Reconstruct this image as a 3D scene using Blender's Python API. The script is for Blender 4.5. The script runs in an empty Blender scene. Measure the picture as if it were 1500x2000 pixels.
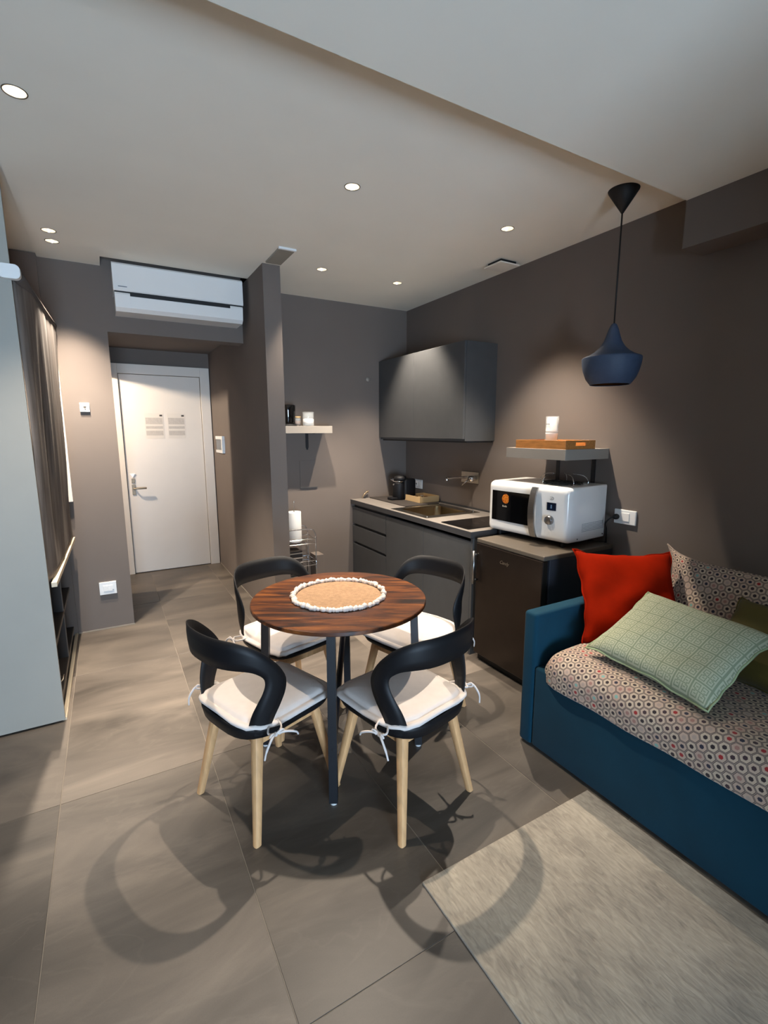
import bpy, bmesh, math, random
from mathutils import Vector, Matrix, Euler
R = math.radians
random.seed(7)
scene = bpy.context.scene
C = scene.collection

# ------------------------------------------------------------------ camera
cd = bpy.data.cameras.new('camera'); cam = bpy.data.objects.new('camera', cd); C.objects.link(cam)
cd.sensor_fit = 'VERTICAL'; cd.sensor_height = 36.0; cd.lens = 938.2 / 2000 * 36.0
cd.clip_start = 0.02
yaw, pitch, roll = R(29.79), R(9.56), R(-0.127)
fw = Vector((math.sin(yaw) * math.cos(pitch), math.cos(yaw) * math.cos(pitch), -math.sin(pitch)))
rt = Vector((math.cos(yaw), -math.sin(yaw), 0)); up = rt.cross(fw)
r2 = rt * math.cos(roll) + up * math.sin(roll); u2 = up * math.cos(roll) - rt * math.sin(roll)
m = Matrix((r2, u2, -fw)).transposed().to_4x4(); m.translation = (0, 0, 1.5226)
cam.matrix_world = m
scene.camera = cam

# ------------------------------------------------------------------ world, exposure
w = bpy.data.worlds.new('daylight'); scene.world = w; w.use_nodes = True
bg = w.node_tree.nodes['Background']
bg.inputs[0].default_value = (0.56, 0.76, 1.0, 1); bg.inputs[1].default_value = 62.0
vs = scene.view_settings
vs.view_transform = 'Standard'; vs.look = 'None'; vs.gamma = 1.0; vs.use_curve_mapping = False
vs.exposure = 0.0
SPOT_W = 84.0
WARM = (1.0, 0.865, 0.715)
# daylight portal in the balcony window behind the viewer (guides sampling of the sky only)
pl = bpy.data.lights.new('window_portal', 'AREA'); pl.shape = 'RECTANGLE'; pl.size = 1.4; pl.size_y = 1.46
pl.cycles.is_portal = True
po = bpy.data.objects.new('window_portal', pl); C.objects.link(po)
po.location = (-0.25, -3.22, 0.77); po.rotation_euler = (R(90), 0, 0)
# lamp of the side room off the entrance passage
sl = bpy.data.lights.new('side_room_light', 'POINT'); sl.energy = 150; sl.color = (1.0, 0.84, 0.66); sl.shadow_soft_size = 0.04
so = bpy.data.objects.new('side_room_light', sl); C.objects.link(so); so.location = (-0.62, 5.10, 2.2)

# ------------------------------------------------------------------ helpers
def lin(c):
    return tuple((x / 12.92 if x <= 0.04045 else ((x + 0.055) / 1.055) ** 2.4) for x in [v / 255 for v in c])

MATS = {}
def M(name, rgb, rough=0.5, metal=0.0, var=0.06, vscale=6.0, bump=0.0, bscale=150.0, sheen=0.0, coat=0.0, spec=0.5, trans=0.0, emit=None, estr=0.0, stretch=None, grain=0.0):
    if name in MATS: return MATS[name]
    mt = bpy.data.materials.new(name); mt.use_nodes = True
    nt = mt.node_tree; N = nt.nodes; L = nt.links
    b = N['Principled BSDF']
    col = lin(rgb)
    b.inputs['Roughness'].default_value = rough; b.inputs['Metallic'].default_value = metal
    b.inputs['Specular IOR Level'].default_value = spec
    b.inputs['Sheen Weight'].default_value = sheen; b.inputs['Coat Weight'].default_value = coat
    b.inputs['Transmission Weight'].default_value = trans
    tc = N.new('ShaderNodeTexCoord'); src = tc.outputs['Object']
    if stretch:
        mp = N.new('ShaderNodeMapping'); mp.inputs['Scale'].default_value = stretch
        L.new(src, mp.inputs['Vector']); src = mp.outputs['Vector']
    nz = N.new('ShaderNodeTexNoise'); nz.inputs['Scale'].default_value = vscale; nz.inputs['Detail'].default_value = 4
    L.new(src, nz.inputs['Vector'])
    rp = N.new('ShaderNodeValToRGB')
    rp.color_ramp.elements[0].position = 0.3; rp.color_ramp.elements[1].position = 0.7
    rp.color_ramp.elements[0].color = tuple(max(0, x * (1 - var)) for x in col) + (1,)
    rp.color_ramp.elements[1].color = tuple(min(1, x * (1 + var)) for x in col) + (1,)
    L.new(nz.outputs['Fac'], rp.inputs['Fac']); L.new(rp.outputs['Color'], b.inputs['Base Color'])
    if bump:
        n2 = N.new('ShaderNodeTexNoise'); n2.inputs['Scale'].default_value = bscale; n2.inputs['Detail'].default_value = 3
        L.new(src, n2.inputs['Vector'])
        bp = N.new('ShaderNodeBump'); bp.inputs['Strength'].default_value = bump; bp.inputs['Distance'].default_value = 0.004
        L.new(n2.outputs['Fac'], bp.inputs['Height']); L.new(bp.outputs['Normal'], b.inputs['Normal'])
    if emit:
        b.inputs['Emission Color'].default_value = lin(emit) + (1,); b.inputs['Emission Strength'].default_value = estr
    MATS[name] = mt
    return mt

OFF = {}
def tag(o, label=None, cat=None, group=None, kind=None):
    if label: o['label'] = label
    if cat: o['category'] = cat
    if group: o['group'] = group
    if kind: o['kind'] = kind
    return o
def thing(name, label, cat, loc=(0, 0, 0), rz=0.0, world=False, group=None):
    o = bpy.data.objects.new(name, None); C.objects.link(o); o.empty_display_size = 0.05
    o.location = loc; o.rotation_euler = (0, 0, rz)
    if world: OFF[o.name] = Vector(loc)
    return tag(o, label, cat, group)
def obj(name, bm, mat, parent=None, smooth=False, base=None):
    if isinstance(bm, bpy.types.Mesh): me = bm
    else:
        off = None
        if parent is not None:
            p = parent
            off = OFF.get(p.name)
            if off is None and p.parent is not None: off = OFF.get(p.parent.name)
        elif base is not None: off = Vector(base)
        if off is not None: bmesh.ops.translate(bm, verts=bm.verts, vec=-off)
        me = bpy.data.meshes.new(name); bm.normal_update(); bm.to_mesh(me); bm.free()
        if smooth:
            for p in me.polygons: p.use_smooth = True
        me.materials.append(mat if not isinstance(mat, str) else MATS[mat])
    o = bpy.data.objects.new(name, me); C.objects.link(o)
    if parent is not None: o.parent = parent
    elif base is not None: o.location = base
    return o
def sharp(o, ang=35):
    me = o.data
    bm = bmesh.new(); bm.from_mesh(me)
    for e in bm.edges:
        e.smooth = not (len(e.link_faces) == 2 and e.calc_face_angle(0) > R(ang))
    for f in bm.faces: f.smooth = True
    bm.to_mesh(me); bm.free()
    return o
def nb(): return bmesh.new()
def box(bm, x0, x1, y0, y1, z0, z1, bev=0.0, seg=2, mtx=None):
    x0, x1 = sorted((x0, x1)); y0, y1 = sorted((y0, y1)); z0, z1 = sorted((z0, z1))
    t = bmesh.new()
    bmesh.ops.create_cube(t, size=1.0)
    bmesh.ops.scale(t, vec=(x1 - x0, y1 - y0, z1 - z0), verts=t.verts)
    bmesh.ops.translate(t, vec=((x0 + x1) / 2, (y0 + y1) / 2, (z0 + z1) / 2), verts=t.verts)
    if bev: bmesh.ops.bevel(t, geom=t.edges[:] , offset=bev, segments=seg, affect='EDGES', profile=0.5)
    merge(bm, t, mtx); return bm
def merge(bm, t, mtx=None):
    if mtx is not None: bmesh.ops.transform(t, matrix=mtx, verts=t.verts)
    mp = {v: bm.verts.new(v.co) for v in t.verts}
    for f in t.faces:
        try: bm.faces.new([mp[v] for v in f.verts])
        except ValueError: pass
    t.free()
def B(*a, **k): return box(nb(), *a, **k)
def lathe(bm, prof, n=32, mtx=None, cap=True):
    t = bmesh.new(); rings = []
    for r, z in prof:
        if r < 1e-6: rings.append([t.verts.new((0, 0, z))])
        else: rings.append([t.verts.new((r * math.cos(2 * math.pi * i / n), r * math.sin(2 * math.pi * i / n), z)) for i in range(n)])
    for a, b in zip(rings, rings[1:]):
        for i in range(n):
            j = (i + 1) % n
            if len(a) == 1 and len(b) == 1: continue
            if len(a) == 1: t.faces.new((a[0], b[i], b[j]))
            elif len(b) == 1: t.faces.new((a[i], b[0], a[j]))
            else: t.faces.new((a[i], b[i], b[j], a[j]))
    if cap:
        for rg in (rings[0], rings[-1]):
            if len(rg) > 2: t.faces.new(rg)
    bmesh.ops.recalc_face_normals(t, faces=t.faces)
    merge(bm, t, mtx); return bm
def tube(bm, pts, r, n=8, closed=False, caps=True):
    pts = [Vector(p) for p in pts]; t = bmesh.new(); rings = []
    k = len(pts); nrm = None
    rad = r if isinstance(r, (list, tuple)) else [r] * k
    for i, p in enumerate(pts):
        a = pts[(i - 1) % k] if (closed or i > 0) else p
        b = pts[(i + 1) % k] if (closed or i < k - 1) else p
        tg = (b - a).normalized()
        if nrm is None:
            nrm = tg.orthogonal().normalized()
        else:
            nrm = (nrm - tg * nrm.dot(tg))
            nrm = nrm.normalized() if nrm.length > 1e-6 else tg.orthogonal().normalized()
        bn = tg.cross(nrm)
        rings.append([t.verts.new(p + (nrm * math.cos(2 * math.pi * q / n) + bn * math.sin(2 * math.pi * q / n)) * rad[i]) for q in range(n)])
    pr = list(zip(rings, rings[1:])) + ([(rings[-1], rings[0])] if closed else [])
    for a, b in pr:
        for q in range(n): t.faces.new((a[q], a[(q + 1) % n], b[(q + 1) % n], b[q]))
    if caps and not closed:
        t.faces.new(rings[0][::-1]); t.faces.new(rings[-1])
    bmesh.ops.recalc_face_normals(t, faces=t.faces)
    merge(bm, t); return bm
def sm(pts, sub=5, closed=False):
    pts = [Vector(p) for p in pts]; out = []; k = len(pts)
    rng = range(k if closed else k - 1)
    for i in rng:
        p0 = pts[(i - 1) % k] if (closed or i > 0) else pts[i]; p1 = pts[i]; p2 = pts[(i + 1) % k]
        p3 = pts[(i + 2) % k] if (closed or i < k - 2) else p2
        for s in range(sub):
            t = s / sub
            out.append(0.5 * ((2 * p1) + (-p0 + p2) * t + (2 * p0 - 5 * p1 + 4 * p2 - p3) * t * t + (-p0 + 3 * p1 - 3 * p2 + p3) * t ** 3))
    if not closed: out.append(pts[-1])
    return out
def prism(bm, poly, axis, a, b, mtx=None):
    """extrude a 2D polygon along axis: 'X' poly=(y,z), 'Y' poly=(x,z), 'Z' poly=(x,y)"""
    t = bmesh.new()
    def P(p, h): return {'X': (h, p[0], p[1]), 'Y': (p[0], h, p[1]), 'Z': (p[0], p[1], h)}[axis]
    A = [t.verts.new(P(p, a)) for p in poly]; D = [t.verts.new(P(p, b)) for p in poly]
    t.faces.new(A); t.faces.new(D[::-1])
    for i in range(len(poly)):
        j = (i + 1) % len(poly); t.faces.new((A[i], A[j], D[j], D[i]))
    bmesh.ops.recalc_face_normals(t, faces=t.faces)
    merge(bm, t, mtx); return bm
def rrect(w, h, r, n=5):
    out = []
    for cx, cy, a0 in ((w / 2 - r, h / 2 - r, 0), (-w / 2 + r, h / 2 - r, 90), (-w / 2 + r, -h / 2 + r, 180), (w / 2 - r, -h / 2 + r, 270)):
        for i in range(n + 1):
            a = R(a0 + 90 * i / n); out.append((cx + r * math.cos(a), cy + r * math.sin(a)))
    return out
def text_mesh(s, size, shear=0.0, ext=0.0004):
    cu = bpy.data.curves.new('t', 'FONT'); cu.body = s; cu.size = size; cu.shear = shear; cu.extrude = ext
    cu.align_x = 'CENTER'; cu.align_y = 'CENTER'; cu.resolution_u = 3
    o = bpy.data.objects.new('t', cu); C.objects.link(o)
    me = bpy.data.meshes.new_from_object(o.evaluated_get(bpy.context.evaluated_depsgraph_get()))
    bpy.data.objects.remove(o); bpy.data.curves.remove(cu)
    return me
def copy_tree(o, parent=None):
    c = o.copy(); C.objects.link(c)
    if parent is not None: c.parent = parent
    for ch in list(o.children): copy_tree(ch, c)
    return c

# ------------------------------------------------------------------ materials
M('wall', (108, 98, 91), 0.85, var=0.03, vscale=3, bump=0.05, bscale=300)
M('ceiling', (236, 231, 218), 0.9, var=0.015, vscale=3)
M('white_gloss', (232, 230, 226), 0.18, var=0.01)
M('white_matte', (225, 220, 212), 0.5, var=0.02)
M('door_white', (226, 216, 204), 0.4, var=0.015)
M('plastic_white', (228, 228, 226), 0.35, var=0.01)
M('black_plastic', (13, 13, 16), 0.55, var=0.1, vscale=8, spec=0.3)
M('black_metal', (20, 22, 27), 0.42, var=0.15, bump=0.05)
M('charcoal_laminate', (72, 73, 74), 0.45, var=0.05, vscale=12)
M('worktop', (118, 112, 106), 0.42, var=0.1, vscale=25)
M('worktop_edge', (58, 58, 60), 0.45, var=0.05)
M('plinth', (35, 34, 35), 0.6)
M('steel', (196, 188, 174), 0.34, 1.0, var=0.04, vscale=30)
M('brushed', (150, 150, 150), 0.32, 1.0, var=0.08, vscale=40, stretch=(1, 1, 8))
M('chrome', (225, 225, 228), 0.07, 1.0, var=0.01)
M('dark_glass', (8, 8, 9), 0.06, var=0.02)
M('dark_fridge', (58, 50, 45), 0.30, 0.75, var=0.06, vscale=14)
M('fridge_side', (44, 45, 52), 0.45, var=0.05)
M('fridge_top', (90, 82, 72), 0.4, var=0.05)
M('gasket', (10, 10, 12), 0.6)
M('grout', (140, 131, 119), 0.9, var=0.05)
M('shelf_grey', (146, 139, 130), 0.5, var=0.03)
M('panel_grey', (152, 149, 140), 0.6, var=0.02)
M('wardrobe_dark', (46, 40, 37), 0.6, var=0.08)
M('wardrobe_edge', (96, 88, 80), 0.6, var=0.08)
M('wood_edge', (205, 190, 165), 0.6, var=0.05)
M('beech', (206, 160, 112), 0.5, var=0.14, vscale=9, stretch=(6, 6, 1), bump=0.02)
M('cushion_fabric', (205, 196, 190), 0.95, var=0.03, vscale=30, bump=0.25, bscale=500, sheen=0.2)
M('teal_velvet', (2, 50, 68), 0.85, var=0.12, vscale=5, bump=0.08, bscale=300, sheen=0.04, spec=0.2)
M('orange_velvet', (138, 24, 2), 0.95, var=0.2, vscale=6, bump=0.1, bscale=120, sheen=0.0, spec=0.05)
M('olive_velvet', (80, 70, 14), 0.85, var=0.12, vscale=6, sheen=0.1)
M('jute', (160, 128, 98), 0.9, var=0.16, vscale=60, bump=0.3, bscale=400)
M('pompom', (226, 214, 204), 0.95, var=0.03, bump=0.4, bscale=700)
M('tray_wood', (176, 116, 58), 0.5, var=0.2, vscale=10, stretch=(8, 1.5, 8))
M('kraft', (186, 156, 112), 0.8, var=0.06)
M('pendant_blue', (52, 66, 88), 0.62, var=0.08, vscale=30, bump=0.15, bscale=250)
M('pendant_inside', (120, 74, 36), 0.35, 0.8, var=0.05)
M('cable_black', (14, 12, 12), 0.6)
M('paper_white', (240, 238, 232), 0.9, var=0.01)
M('door_paper', (222, 213, 202), 0.7, var=0.01)
M('print_grey', (192, 184, 176), 0.8, var=0.08, vscale=60)
M('print_dark', (70, 66, 62), 0.8)
M('lamp_rim', (92, 82, 68), 0.4, 0.3)
M('reflector', (235, 228, 215), 0.25, 0.35)
M('led', (255, 250, 240), 0.5, emit=(255, 240, 215), estr=30.0)
M('screen', (14, 24, 44), 0.1)
M('screen_mark', (90, 120, 150), 0.3)
M('intercom_screen', (96, 98, 100), 0.25)
M('mark_grey', (120, 126, 132), 0.4)
M('sugar', (238, 234, 228), 0.9)
M('brown_content', (110, 74, 42), 0.8)
M('glass', (235, 240, 240), 0.05, var=0.0).node_tree.nodes['Principled BSDF'].inputs['Alpha'].default_value = 0.16
M('emergency_body', (150, 144, 132), 0.25, var=0.03)
M('vent_grey', (226, 220, 208), 0.6)
M('sticker_text', (170, 160, 140), 0.7)
M('bracelet', (140, 120, 96), 0.3, 0.4, var=0.3, vscale=120)
M('rubber', (200, 200, 198), 0.6)

def mat_tile():
    mt = bpy.data.materials.new('stone_tile'); mt.use_nodes = True; nt = mt.node_tree; N = nt.nodes; L = nt.links
    b = N['Principled BSDF']; b.inputs['Specular IOR Level'].default_value = 0.45
    tc = N.new('ShaderNodeTexCoord'); oi = N.new('ShaderNodeObjectInfo')
    mul = N.new('ShaderNodeMath'); mul.operation = 'MULTIPLY'; mul.inputs[1].default_value = 37.0; L.new(oi.outputs['Random'], mul.inputs[0])
    add = N.new('ShaderNodeVectorMath'); add.operation = 'ADD'; L.new(tc.outputs['Object'], add.inputs[0]); L.new(mul.outputs[0], add.inputs[1])
    rot = N.new('ShaderNodeMapping'); rot.inputs['Rotation'].default_value = (0, 0, R(28)); rot.inputs['Scale'].default_value = (0.75, 2.0, 1); L.new(add.outputs[0], rot.inputs['Vector'])
    n1 = N.new('ShaderNodeTexNoise'); n1.inputs['Scale'].default_value = 1.5; n1.inputs['Detail'].default_value = 7; n1.inputs['Roughness'].default_value = 0.55; n1.inputs['Distortion'].default_value = 1.0
    L.new(rot.outputs[0], n1.inputs['Vector'])
    cr = N.new('ShaderNodeValToRGB'); e = cr.color_ramp.elements
    e[0].position = 0.30; e[0].color = lin((74, 68, 62)) + (1,)
    e[1].position = 0.72; e[1].color = lin((126, 116, 105)) + (1,)
    x = cr.color_ramp.elements.new(0.5); x.color = lin((100, 92, 84)) + (1,)
    L.new(n1.outputs['Fac'], cr.inputs['Fac'])
    # thin veins
    n2 = N.new('ShaderNodeTexNoise'); n2.inputs['Scale'].default_value = 1.1; n2.inputs['Detail'].default_value = 5; n2.inputs['Distortion'].default_value = 2.2; L.new(rot.outputs[0], n2.inputs['Vector'])
    v = N.new('ShaderNodeValToRGB'); ve = v.color_ramp.elements
    ve[0].position = 0.485; ve[0].color = (0, 0, 0, 1); ve[1].position = 0.515; ve[1].color = (0, 0, 0, 1)
    vx = ve.new(0.5); vx.color = (1, 1, 1, 1); L.new(n2.outputs['Fac'], v.inputs['Fac'])
    vm = N.new('ShaderNodeMath'); vm.operation = 'MULTIPLY'; vm.inputs[1].default_value = 0.05; L.new(v.outputs['Color'], vm.inputs[0])
    mx = N.new('ShaderNodeMix'); mx.data_type = 'RGBA'; L.new(vm.outputs[0], mx.inputs['Factor']); L.new(cr.outputs['Color'], mx.inputs['A']); mx.inputs['B'].default_value = lin((172, 160, 145)) + (1,)
    # fine speckle + tile to tile tone
    n3 = N.new('ShaderNodeTexNoise'); n3.inputs['Scale'].default_value = 260; L.new(tc.outputs['Object'], n3.inputs['Vector'])
    mr = N.new('ShaderNodeMapRange'); mr.inputs['To Min'].default_value = 0.90; mr.inputs['To Max'].default_value = 1.10; L.new(n3.outputs['Fac'], mr.inputs['Value'])
    m2 = N.new('ShaderNodeMapRange'); m2.inputs['To Min'].default_value = 0.95; m2.inputs['To Max'].default_value = 1.03; L.new(oi.outputs['Random'], m2.inputs['Value'])
    mm = N.new('ShaderNodeMath'); mm.operation = 'MULTIPLY'; L.new(mr.outputs[0], mm.inputs[0]); L.new(m2.outputs[0], mm.inputs[1])
    tn = N.new('ShaderNodeVectorMath'); tn.operation = 'MULTIPLY'; L.new(mx.outputs['Result'], tn.inputs[0]); L.new(oi.outputs['Color'], tn.inputs[1])
    sc = N.new('ShaderNodeVectorMath'); sc.operation = 'SCALE'; L.new(tn.outputs[0], sc.inputs[0]); L.new(mm.outputs[0], sc.inputs['Scale'])
    L.new(sc.outputs[0], b.inputs['Base Color'])
    rr = N.new('ShaderNodeMapRange'); rr.inputs['To Min'].default_value = 0.34; rr.inputs['To Max'].default_value = 0.5; L.new(n1.outputs['Fac'], rr.inputs['Value']); L.new(rr.outputs[0], b.inputs['Roughness'])
    bp = N.new('ShaderNodeBump'); bp.inputs['Strength'].default_value = 0.12; bp.inputs['Distance'].default_value = 0.002; L.new(n1.outputs['Fac'], bp.inputs['Height']); L.new(bp.outputs[0], b.inputs['Normal'])
    MATS['tile'] = mt
mat_tile()

def mat_table():
    mt = bpy.data.materials.new('rustic_wood'); mt.use_nodes = True; nt = mt.node_tree; N = nt.nodes; L = nt.links
    b = N['Principled BSDF']; b.inputs['Roughness'].default_value = 0.42
    tc = N.new('ShaderNodeTexCoord'); mp = N.new('ShaderNodeMapping'); mp.inputs['Scale'].default_value = (1.6, 10, 10); L.new(tc.outputs['Object'], mp.inputs[0])
    n = N.new('ShaderNodeTexNoise'); n.inputs['Scale'].default_value = 2.6; n.inputs['Detail'].default_value = 9; n.inputs['Roughness'].default_value = 0.62; n.inputs['Distortion'].default_value = 0.6; L.new(mp.outputs[0], n.inputs['Vector'])
    cr = N.new('ShaderNodeValToRGB'); e = cr.color_ramp.elements
    e[0].position = 0.36; e[0].color = lin((32, 17, 9)) + (1,); e[1].position = 0.72; e[1].color = lin((150, 90, 40)) + (1,)
    q = e.new(0.47); q.color = lin((74, 38, 18)) + (1,); q = e.new(0.58); q.color = lin((104, 58, 24)) + (1,)
    L.new(n.outputs['Fac'], cr.inputs['Fac']); L.new(cr.outputs['Color'], b.inputs['Base Color'])
    MATS['table_wood'] = mt
mat_table()

def mat_rug():
    mt = bpy.data.materials.new('rug_pile'); mt.use_nodes = True; nt = mt.node_tree; N = nt.nodes; L = nt.links
    b = N['Principled BSDF']; b.inputs['Roughness'].default_value = 0.95; b.inputs['Sheen Weight'].default_value = 0.15; b.inputs['Specular IOR Level'].default_value = 0.1
    tc = N.new('ShaderNodeTexCoord'); mp = N.new('ShaderNodeMapping'); mp.inputs['Rotation'].default_value = (0, 0, R(25)); mp.inputs['Scale'].default_value = (70, 18, 1); L.new(tc.outputs['Object'], mp.inputs[0])
    n = N.new('ShaderNodeTexNoise'); n.inputs['Scale'].default_value = 1.0; n.inputs['Detail'].default_value = 5; n.inputs['Distortion'].default_value = 1.2; L.new(mp.outputs[0], n.inputs['Vector'])
    n2 = N.new('ShaderNodeTexNoise'); n2.inputs['Scale'].default_value = 5; n2.inputs['Detail'].default_value = 4; L.new(tc.outputs['Object'], n2.inputs['Vector'])
    ad = N.new('ShaderNodeMath'); ad.operation = 'ADD'; L.new(n.outputs['Fac'], ad.inputs[0]); L.new(n2.outputs['Fac'], ad.inputs[1])
    cr = N.new('ShaderNodeValToRGB'); e = cr.color_ramp.elements
    e[0].position = 0.34; e[0].color = lin((122, 114, 103)) + (1,); e[1].position = 0.66; e[1].color = lin((170, 160, 143)) + (1,)
    dv = N.new('ShaderNodeMath'); dv.operation = 'MULTIPLY'; dv.inputs[1].default_value = 0.5; L.new(ad.outputs[0], dv.inputs[0])
    L.new(dv.outputs[0], cr.inputs['Fac']); L.new(cr.outputs['Color'], b.inputs['Base Color'])
    bp = N.new('ShaderNodeBump'); bp.inputs['Strength'].default_value = 0.5; bp.inputs['Distance'].default_value = 0.004; L.new(n.outputs['Fac'], bp.inputs['Height']); L.new(bp.outputs[0], b.inputs['Normal'])
    MATS['rug'] = mt
mat_rug()

def mat_hex():
    mt = bpy.data.materials.new('hexagon_fabric'); mt.use_nodes = True; nt = mt.node_tree; N = nt.nodes; L = nt.links
    b = N['Principled BSDF']; b.inputs['Roughness'].default_value = 0.9; b.inputs['Sheen Weight'].default_value = 0.15
    def V(op, a=None, c=None, sc=None):
        n = N.new('ShaderNodeVectorMath'); n.operation = op
        for i, x in enumerate((a, c)):
            if x is None: continue
            if isinstance(x, tuple): n.inputs[i].default_value = x
            else: L.new(x, n.inputs[i])
        if sc is not None: n.inputs['Scale'].default_value = sc
        return n
    def F(op, a, c=None):
        n = N.new('ShaderNodeMath'); n.operation = op
        for i, x in enumerate((a, c)):
            if x is None: continue
            if isinstance(x, (int, float)): n.inputs[i].default_value = x
            else: L.new(x, n.inputs[i])
        return n.outputs[0]
    uv = N.new('ShaderNodeUVMap')
    p = V('SCALE', uv.outputs[0], sc=1 / 0.034).outputs[0]
    p = V('ADD', p, (200, 200, 0)).outputs[0]
    r = (1.0, 1.7320508, 1.0); h = (0.5, 0.8660254, 0.0)
    a = V('SUBTRACT', V('MODULO', p, r).outputs[0], h).outputs[0]
    c = V('SUBTRACT', V('MODULO', V('SUBTRACT', p, h).outputs[0], r).outputs[0], h).outputs[0]
    la = V('LENGTH', a).outputs['Value']; lc = V('LENGTH', c).outputs['Value']
    sel = F('LESS_THAN', la, lc)
    mx = N.new('ShaderNodeMix'); mx.data_type = 'VECTOR'; L.new(sel, mx.inputs['Factor']); L.new(c, mx.inputs['A']); L.new(a, mx.inputs['B'])
    g = mx.outputs['Result']
    ab = V('ABSOLUTE', g).outputs[0]
    sx = N.new('ShaderNodeSeparateXYZ'); L.new(ab, sx.inputs[0])
    dd = V('DOT_PRODUCT', ab, (0.5, 0.8660254, 0)).outputs['Value']
    d = F('MAXIMUM', dd, sx.outputs[0])
    idv = V('SUBTRACT', p, g).outputs[0]
    idr = V('SNAP', V('ADD', idv, (0.1, 0.1, 0)).outputs[0], (0.5, 0.8660254, 1)).outputs[0]
    wn = N.new('ShaderNodeTexWhiteNoise'); wn.noise_dimensions = '2D'; L.new(idr, wn.inputs['Vector'])
    dot = N.new('ShaderNodeValToRGB'); dot.color_ramp.interpolation = 'CONSTANT'; e = dot.color_ramp.elements
    e[0].position = 0; e[0].color = lin((42, 30, 32)) + (1,); e[1].position = 0.36; e[1].color = lin((60, 40, 44)) + (1,)
    for ps, cc in ((0.58, (146, 34, 34)), (0.67, (160, 142, 130)), (0.74, (38, 36, 52)), (0.86, (150, 110, 100)), (0.95, (120, 160, 150))):
        q = e.new(ps); q.color = lin(cc) + (1,)
    L.new(wn.outputs['Value'], dot.inputs['Fac'])
    base = N.new('ShaderNodeMix'); base.data_type = 'RGBA'; base.inputs['A'].default_value = lin((186, 168, 146)) + (1,); base.inputs['B'].default_value = lin((172, 146, 130)) + (1,); L.new(wn.outputs['Value'], base.inputs['Factor'])
    m1 = N.new('ShaderNodeMix'); m1.data_type = 'RGBA'; L.new(F('LESS_THAN', d, 0.195), m1.inputs['Factor']); L.new(base.outputs['Result'], m1.inputs['A']); L.new(dot.outputs['Color'], m1.inputs['B'])
    m2 = N.new('ShaderNodeMix'); m2.data_type = 'RGBA'; L.new(F('GREATER_THAN', d, 0.42), m2.inputs['Factor']); L.new(m1.outputs['Result'], m2.inputs['A']); m2.inputs['B'].default_value = lin((72, 58, 54)) + (1,)
    m3 = N.new('ShaderNodeMix'); m3.data_type = 'RGBA'; L.new(F('GREATER_THAN', d, 0.475), m3.inputs['Factor']); L.new(m2.outputs['Result'], m3.inputs['A']); m3.inputs['B'].default_value = lin((150, 134, 122)) + (1,)
    L.new(m3.outputs['Result'], b.inputs['Base Color'])
    MATS['hex'] = mt
mat_hex()

def mat_key():
    mt = bpy.data.materials.new('greek_key_fabric'); mt.use_nodes = True; nt = mt.node_tree; N = nt.nodes; L = nt.links
    b = N['Principled BSDF']; b.inputs['Roughness'].default_value = 0.92
    def F(op, a, c=None):
        n = N.new('ShaderNodeMath'); n.operation = op
        for i, x in enumerate((a, c)):
            if x is None: continue
            if isinstance(x, (int, float)): n.inputs[i].default_value = x
            else: L.new(x, n.inputs[i])
        return n.outputs[0]
    uv = N.new('ShaderNodeUVMap'); s = N.new('ShaderNodeVectorMath'); s.operation = 'SCALE'; s.inputs['Scale'].default_value = 1 / 0.066; L.new(uv.outputs[0], s.inputs[0])
    fr = N.new('ShaderNodeVectorMath'); fr.operation = 'FRACTION'; L.new(s.outputs[0], fr.inputs[0])
    sp = N.new('ShaderNodeSeparateXYZ'); L.new(fr.outputs[0], sp.inputs[0])
    u = F('SUBTRACT', sp.outputs[0], 0.5); v = F('SUBTRACT', sp.outputs[1], 0.5)
    au = F('ABSOLUTE', u); av = F('ABSOLUTE', v)
    d = F('MAXIMUM', au, av)
    def band(x, lo, hi): return F('MULTIPLY', F('GREATER_THAN', x, lo), F('LESS_THAN', x, hi))
    frame = F('GREATER_THAN', d, 0.455)
    q = F('MAXIMUM', F('ABSOLUTE', F('SUBTRACT', au, 0.215)), F('ABSOLUTE', F('SUBTRACT', av, 0.215)))
    ring = band(q, 0.115, 0.165)
    gap = F('MULTIPLY', F('LESS_THAN', F('ABSOLUTE', F('SUBTRACT', au, 0.15)), 0.05), F('LESS_THAN', av, 0.2))
    ring = F('MULTIPLY', ring, F('SUBTRACT', 1.0, gap))
    core = F('MULTIPLY', F('LESS_THAN', F('ABSOLUTE', F('SUBTRACT', av, 0.19)), 0.028), band(au, 0.13, 0.26))
    bar = F('MULTIPLY', F('LESS_THAN', av, 0.028), F('LESS_THAN', au, 0.30))
    tot = F('MINIMUM', F('ADD', F('ADD', frame, ring), F('ADD', core, bar)), 1.0)
    mx = N.new('ShaderNodeMix'); mx.data_type = 'RGBA'; L.new(tot, mx.inputs['Factor'])
    mx.inputs['A'].default_value = lin((172, 175, 150)) + (1,); mx.inputs['B'].default_value = lin((130, 140, 114)) + (1,)
    L.new(mx.outputs['Result'], b.inputs['Base Color'])
    nz = N.new('ShaderNodeTexNoise'); nz.inputs['Scale'].default_value = 500
    bp = N.new('ShaderNodeBump'); bp.inputs['Strength'].default_value = 0.15; bp.inputs['Distance'].default_value = 0.003; L.new(nz.outputs[0], bp.inputs['Height']); L.new(bp.outputs[0], b.inputs['Normal'])
    MATS['key'] = mt
mat_key()

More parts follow.
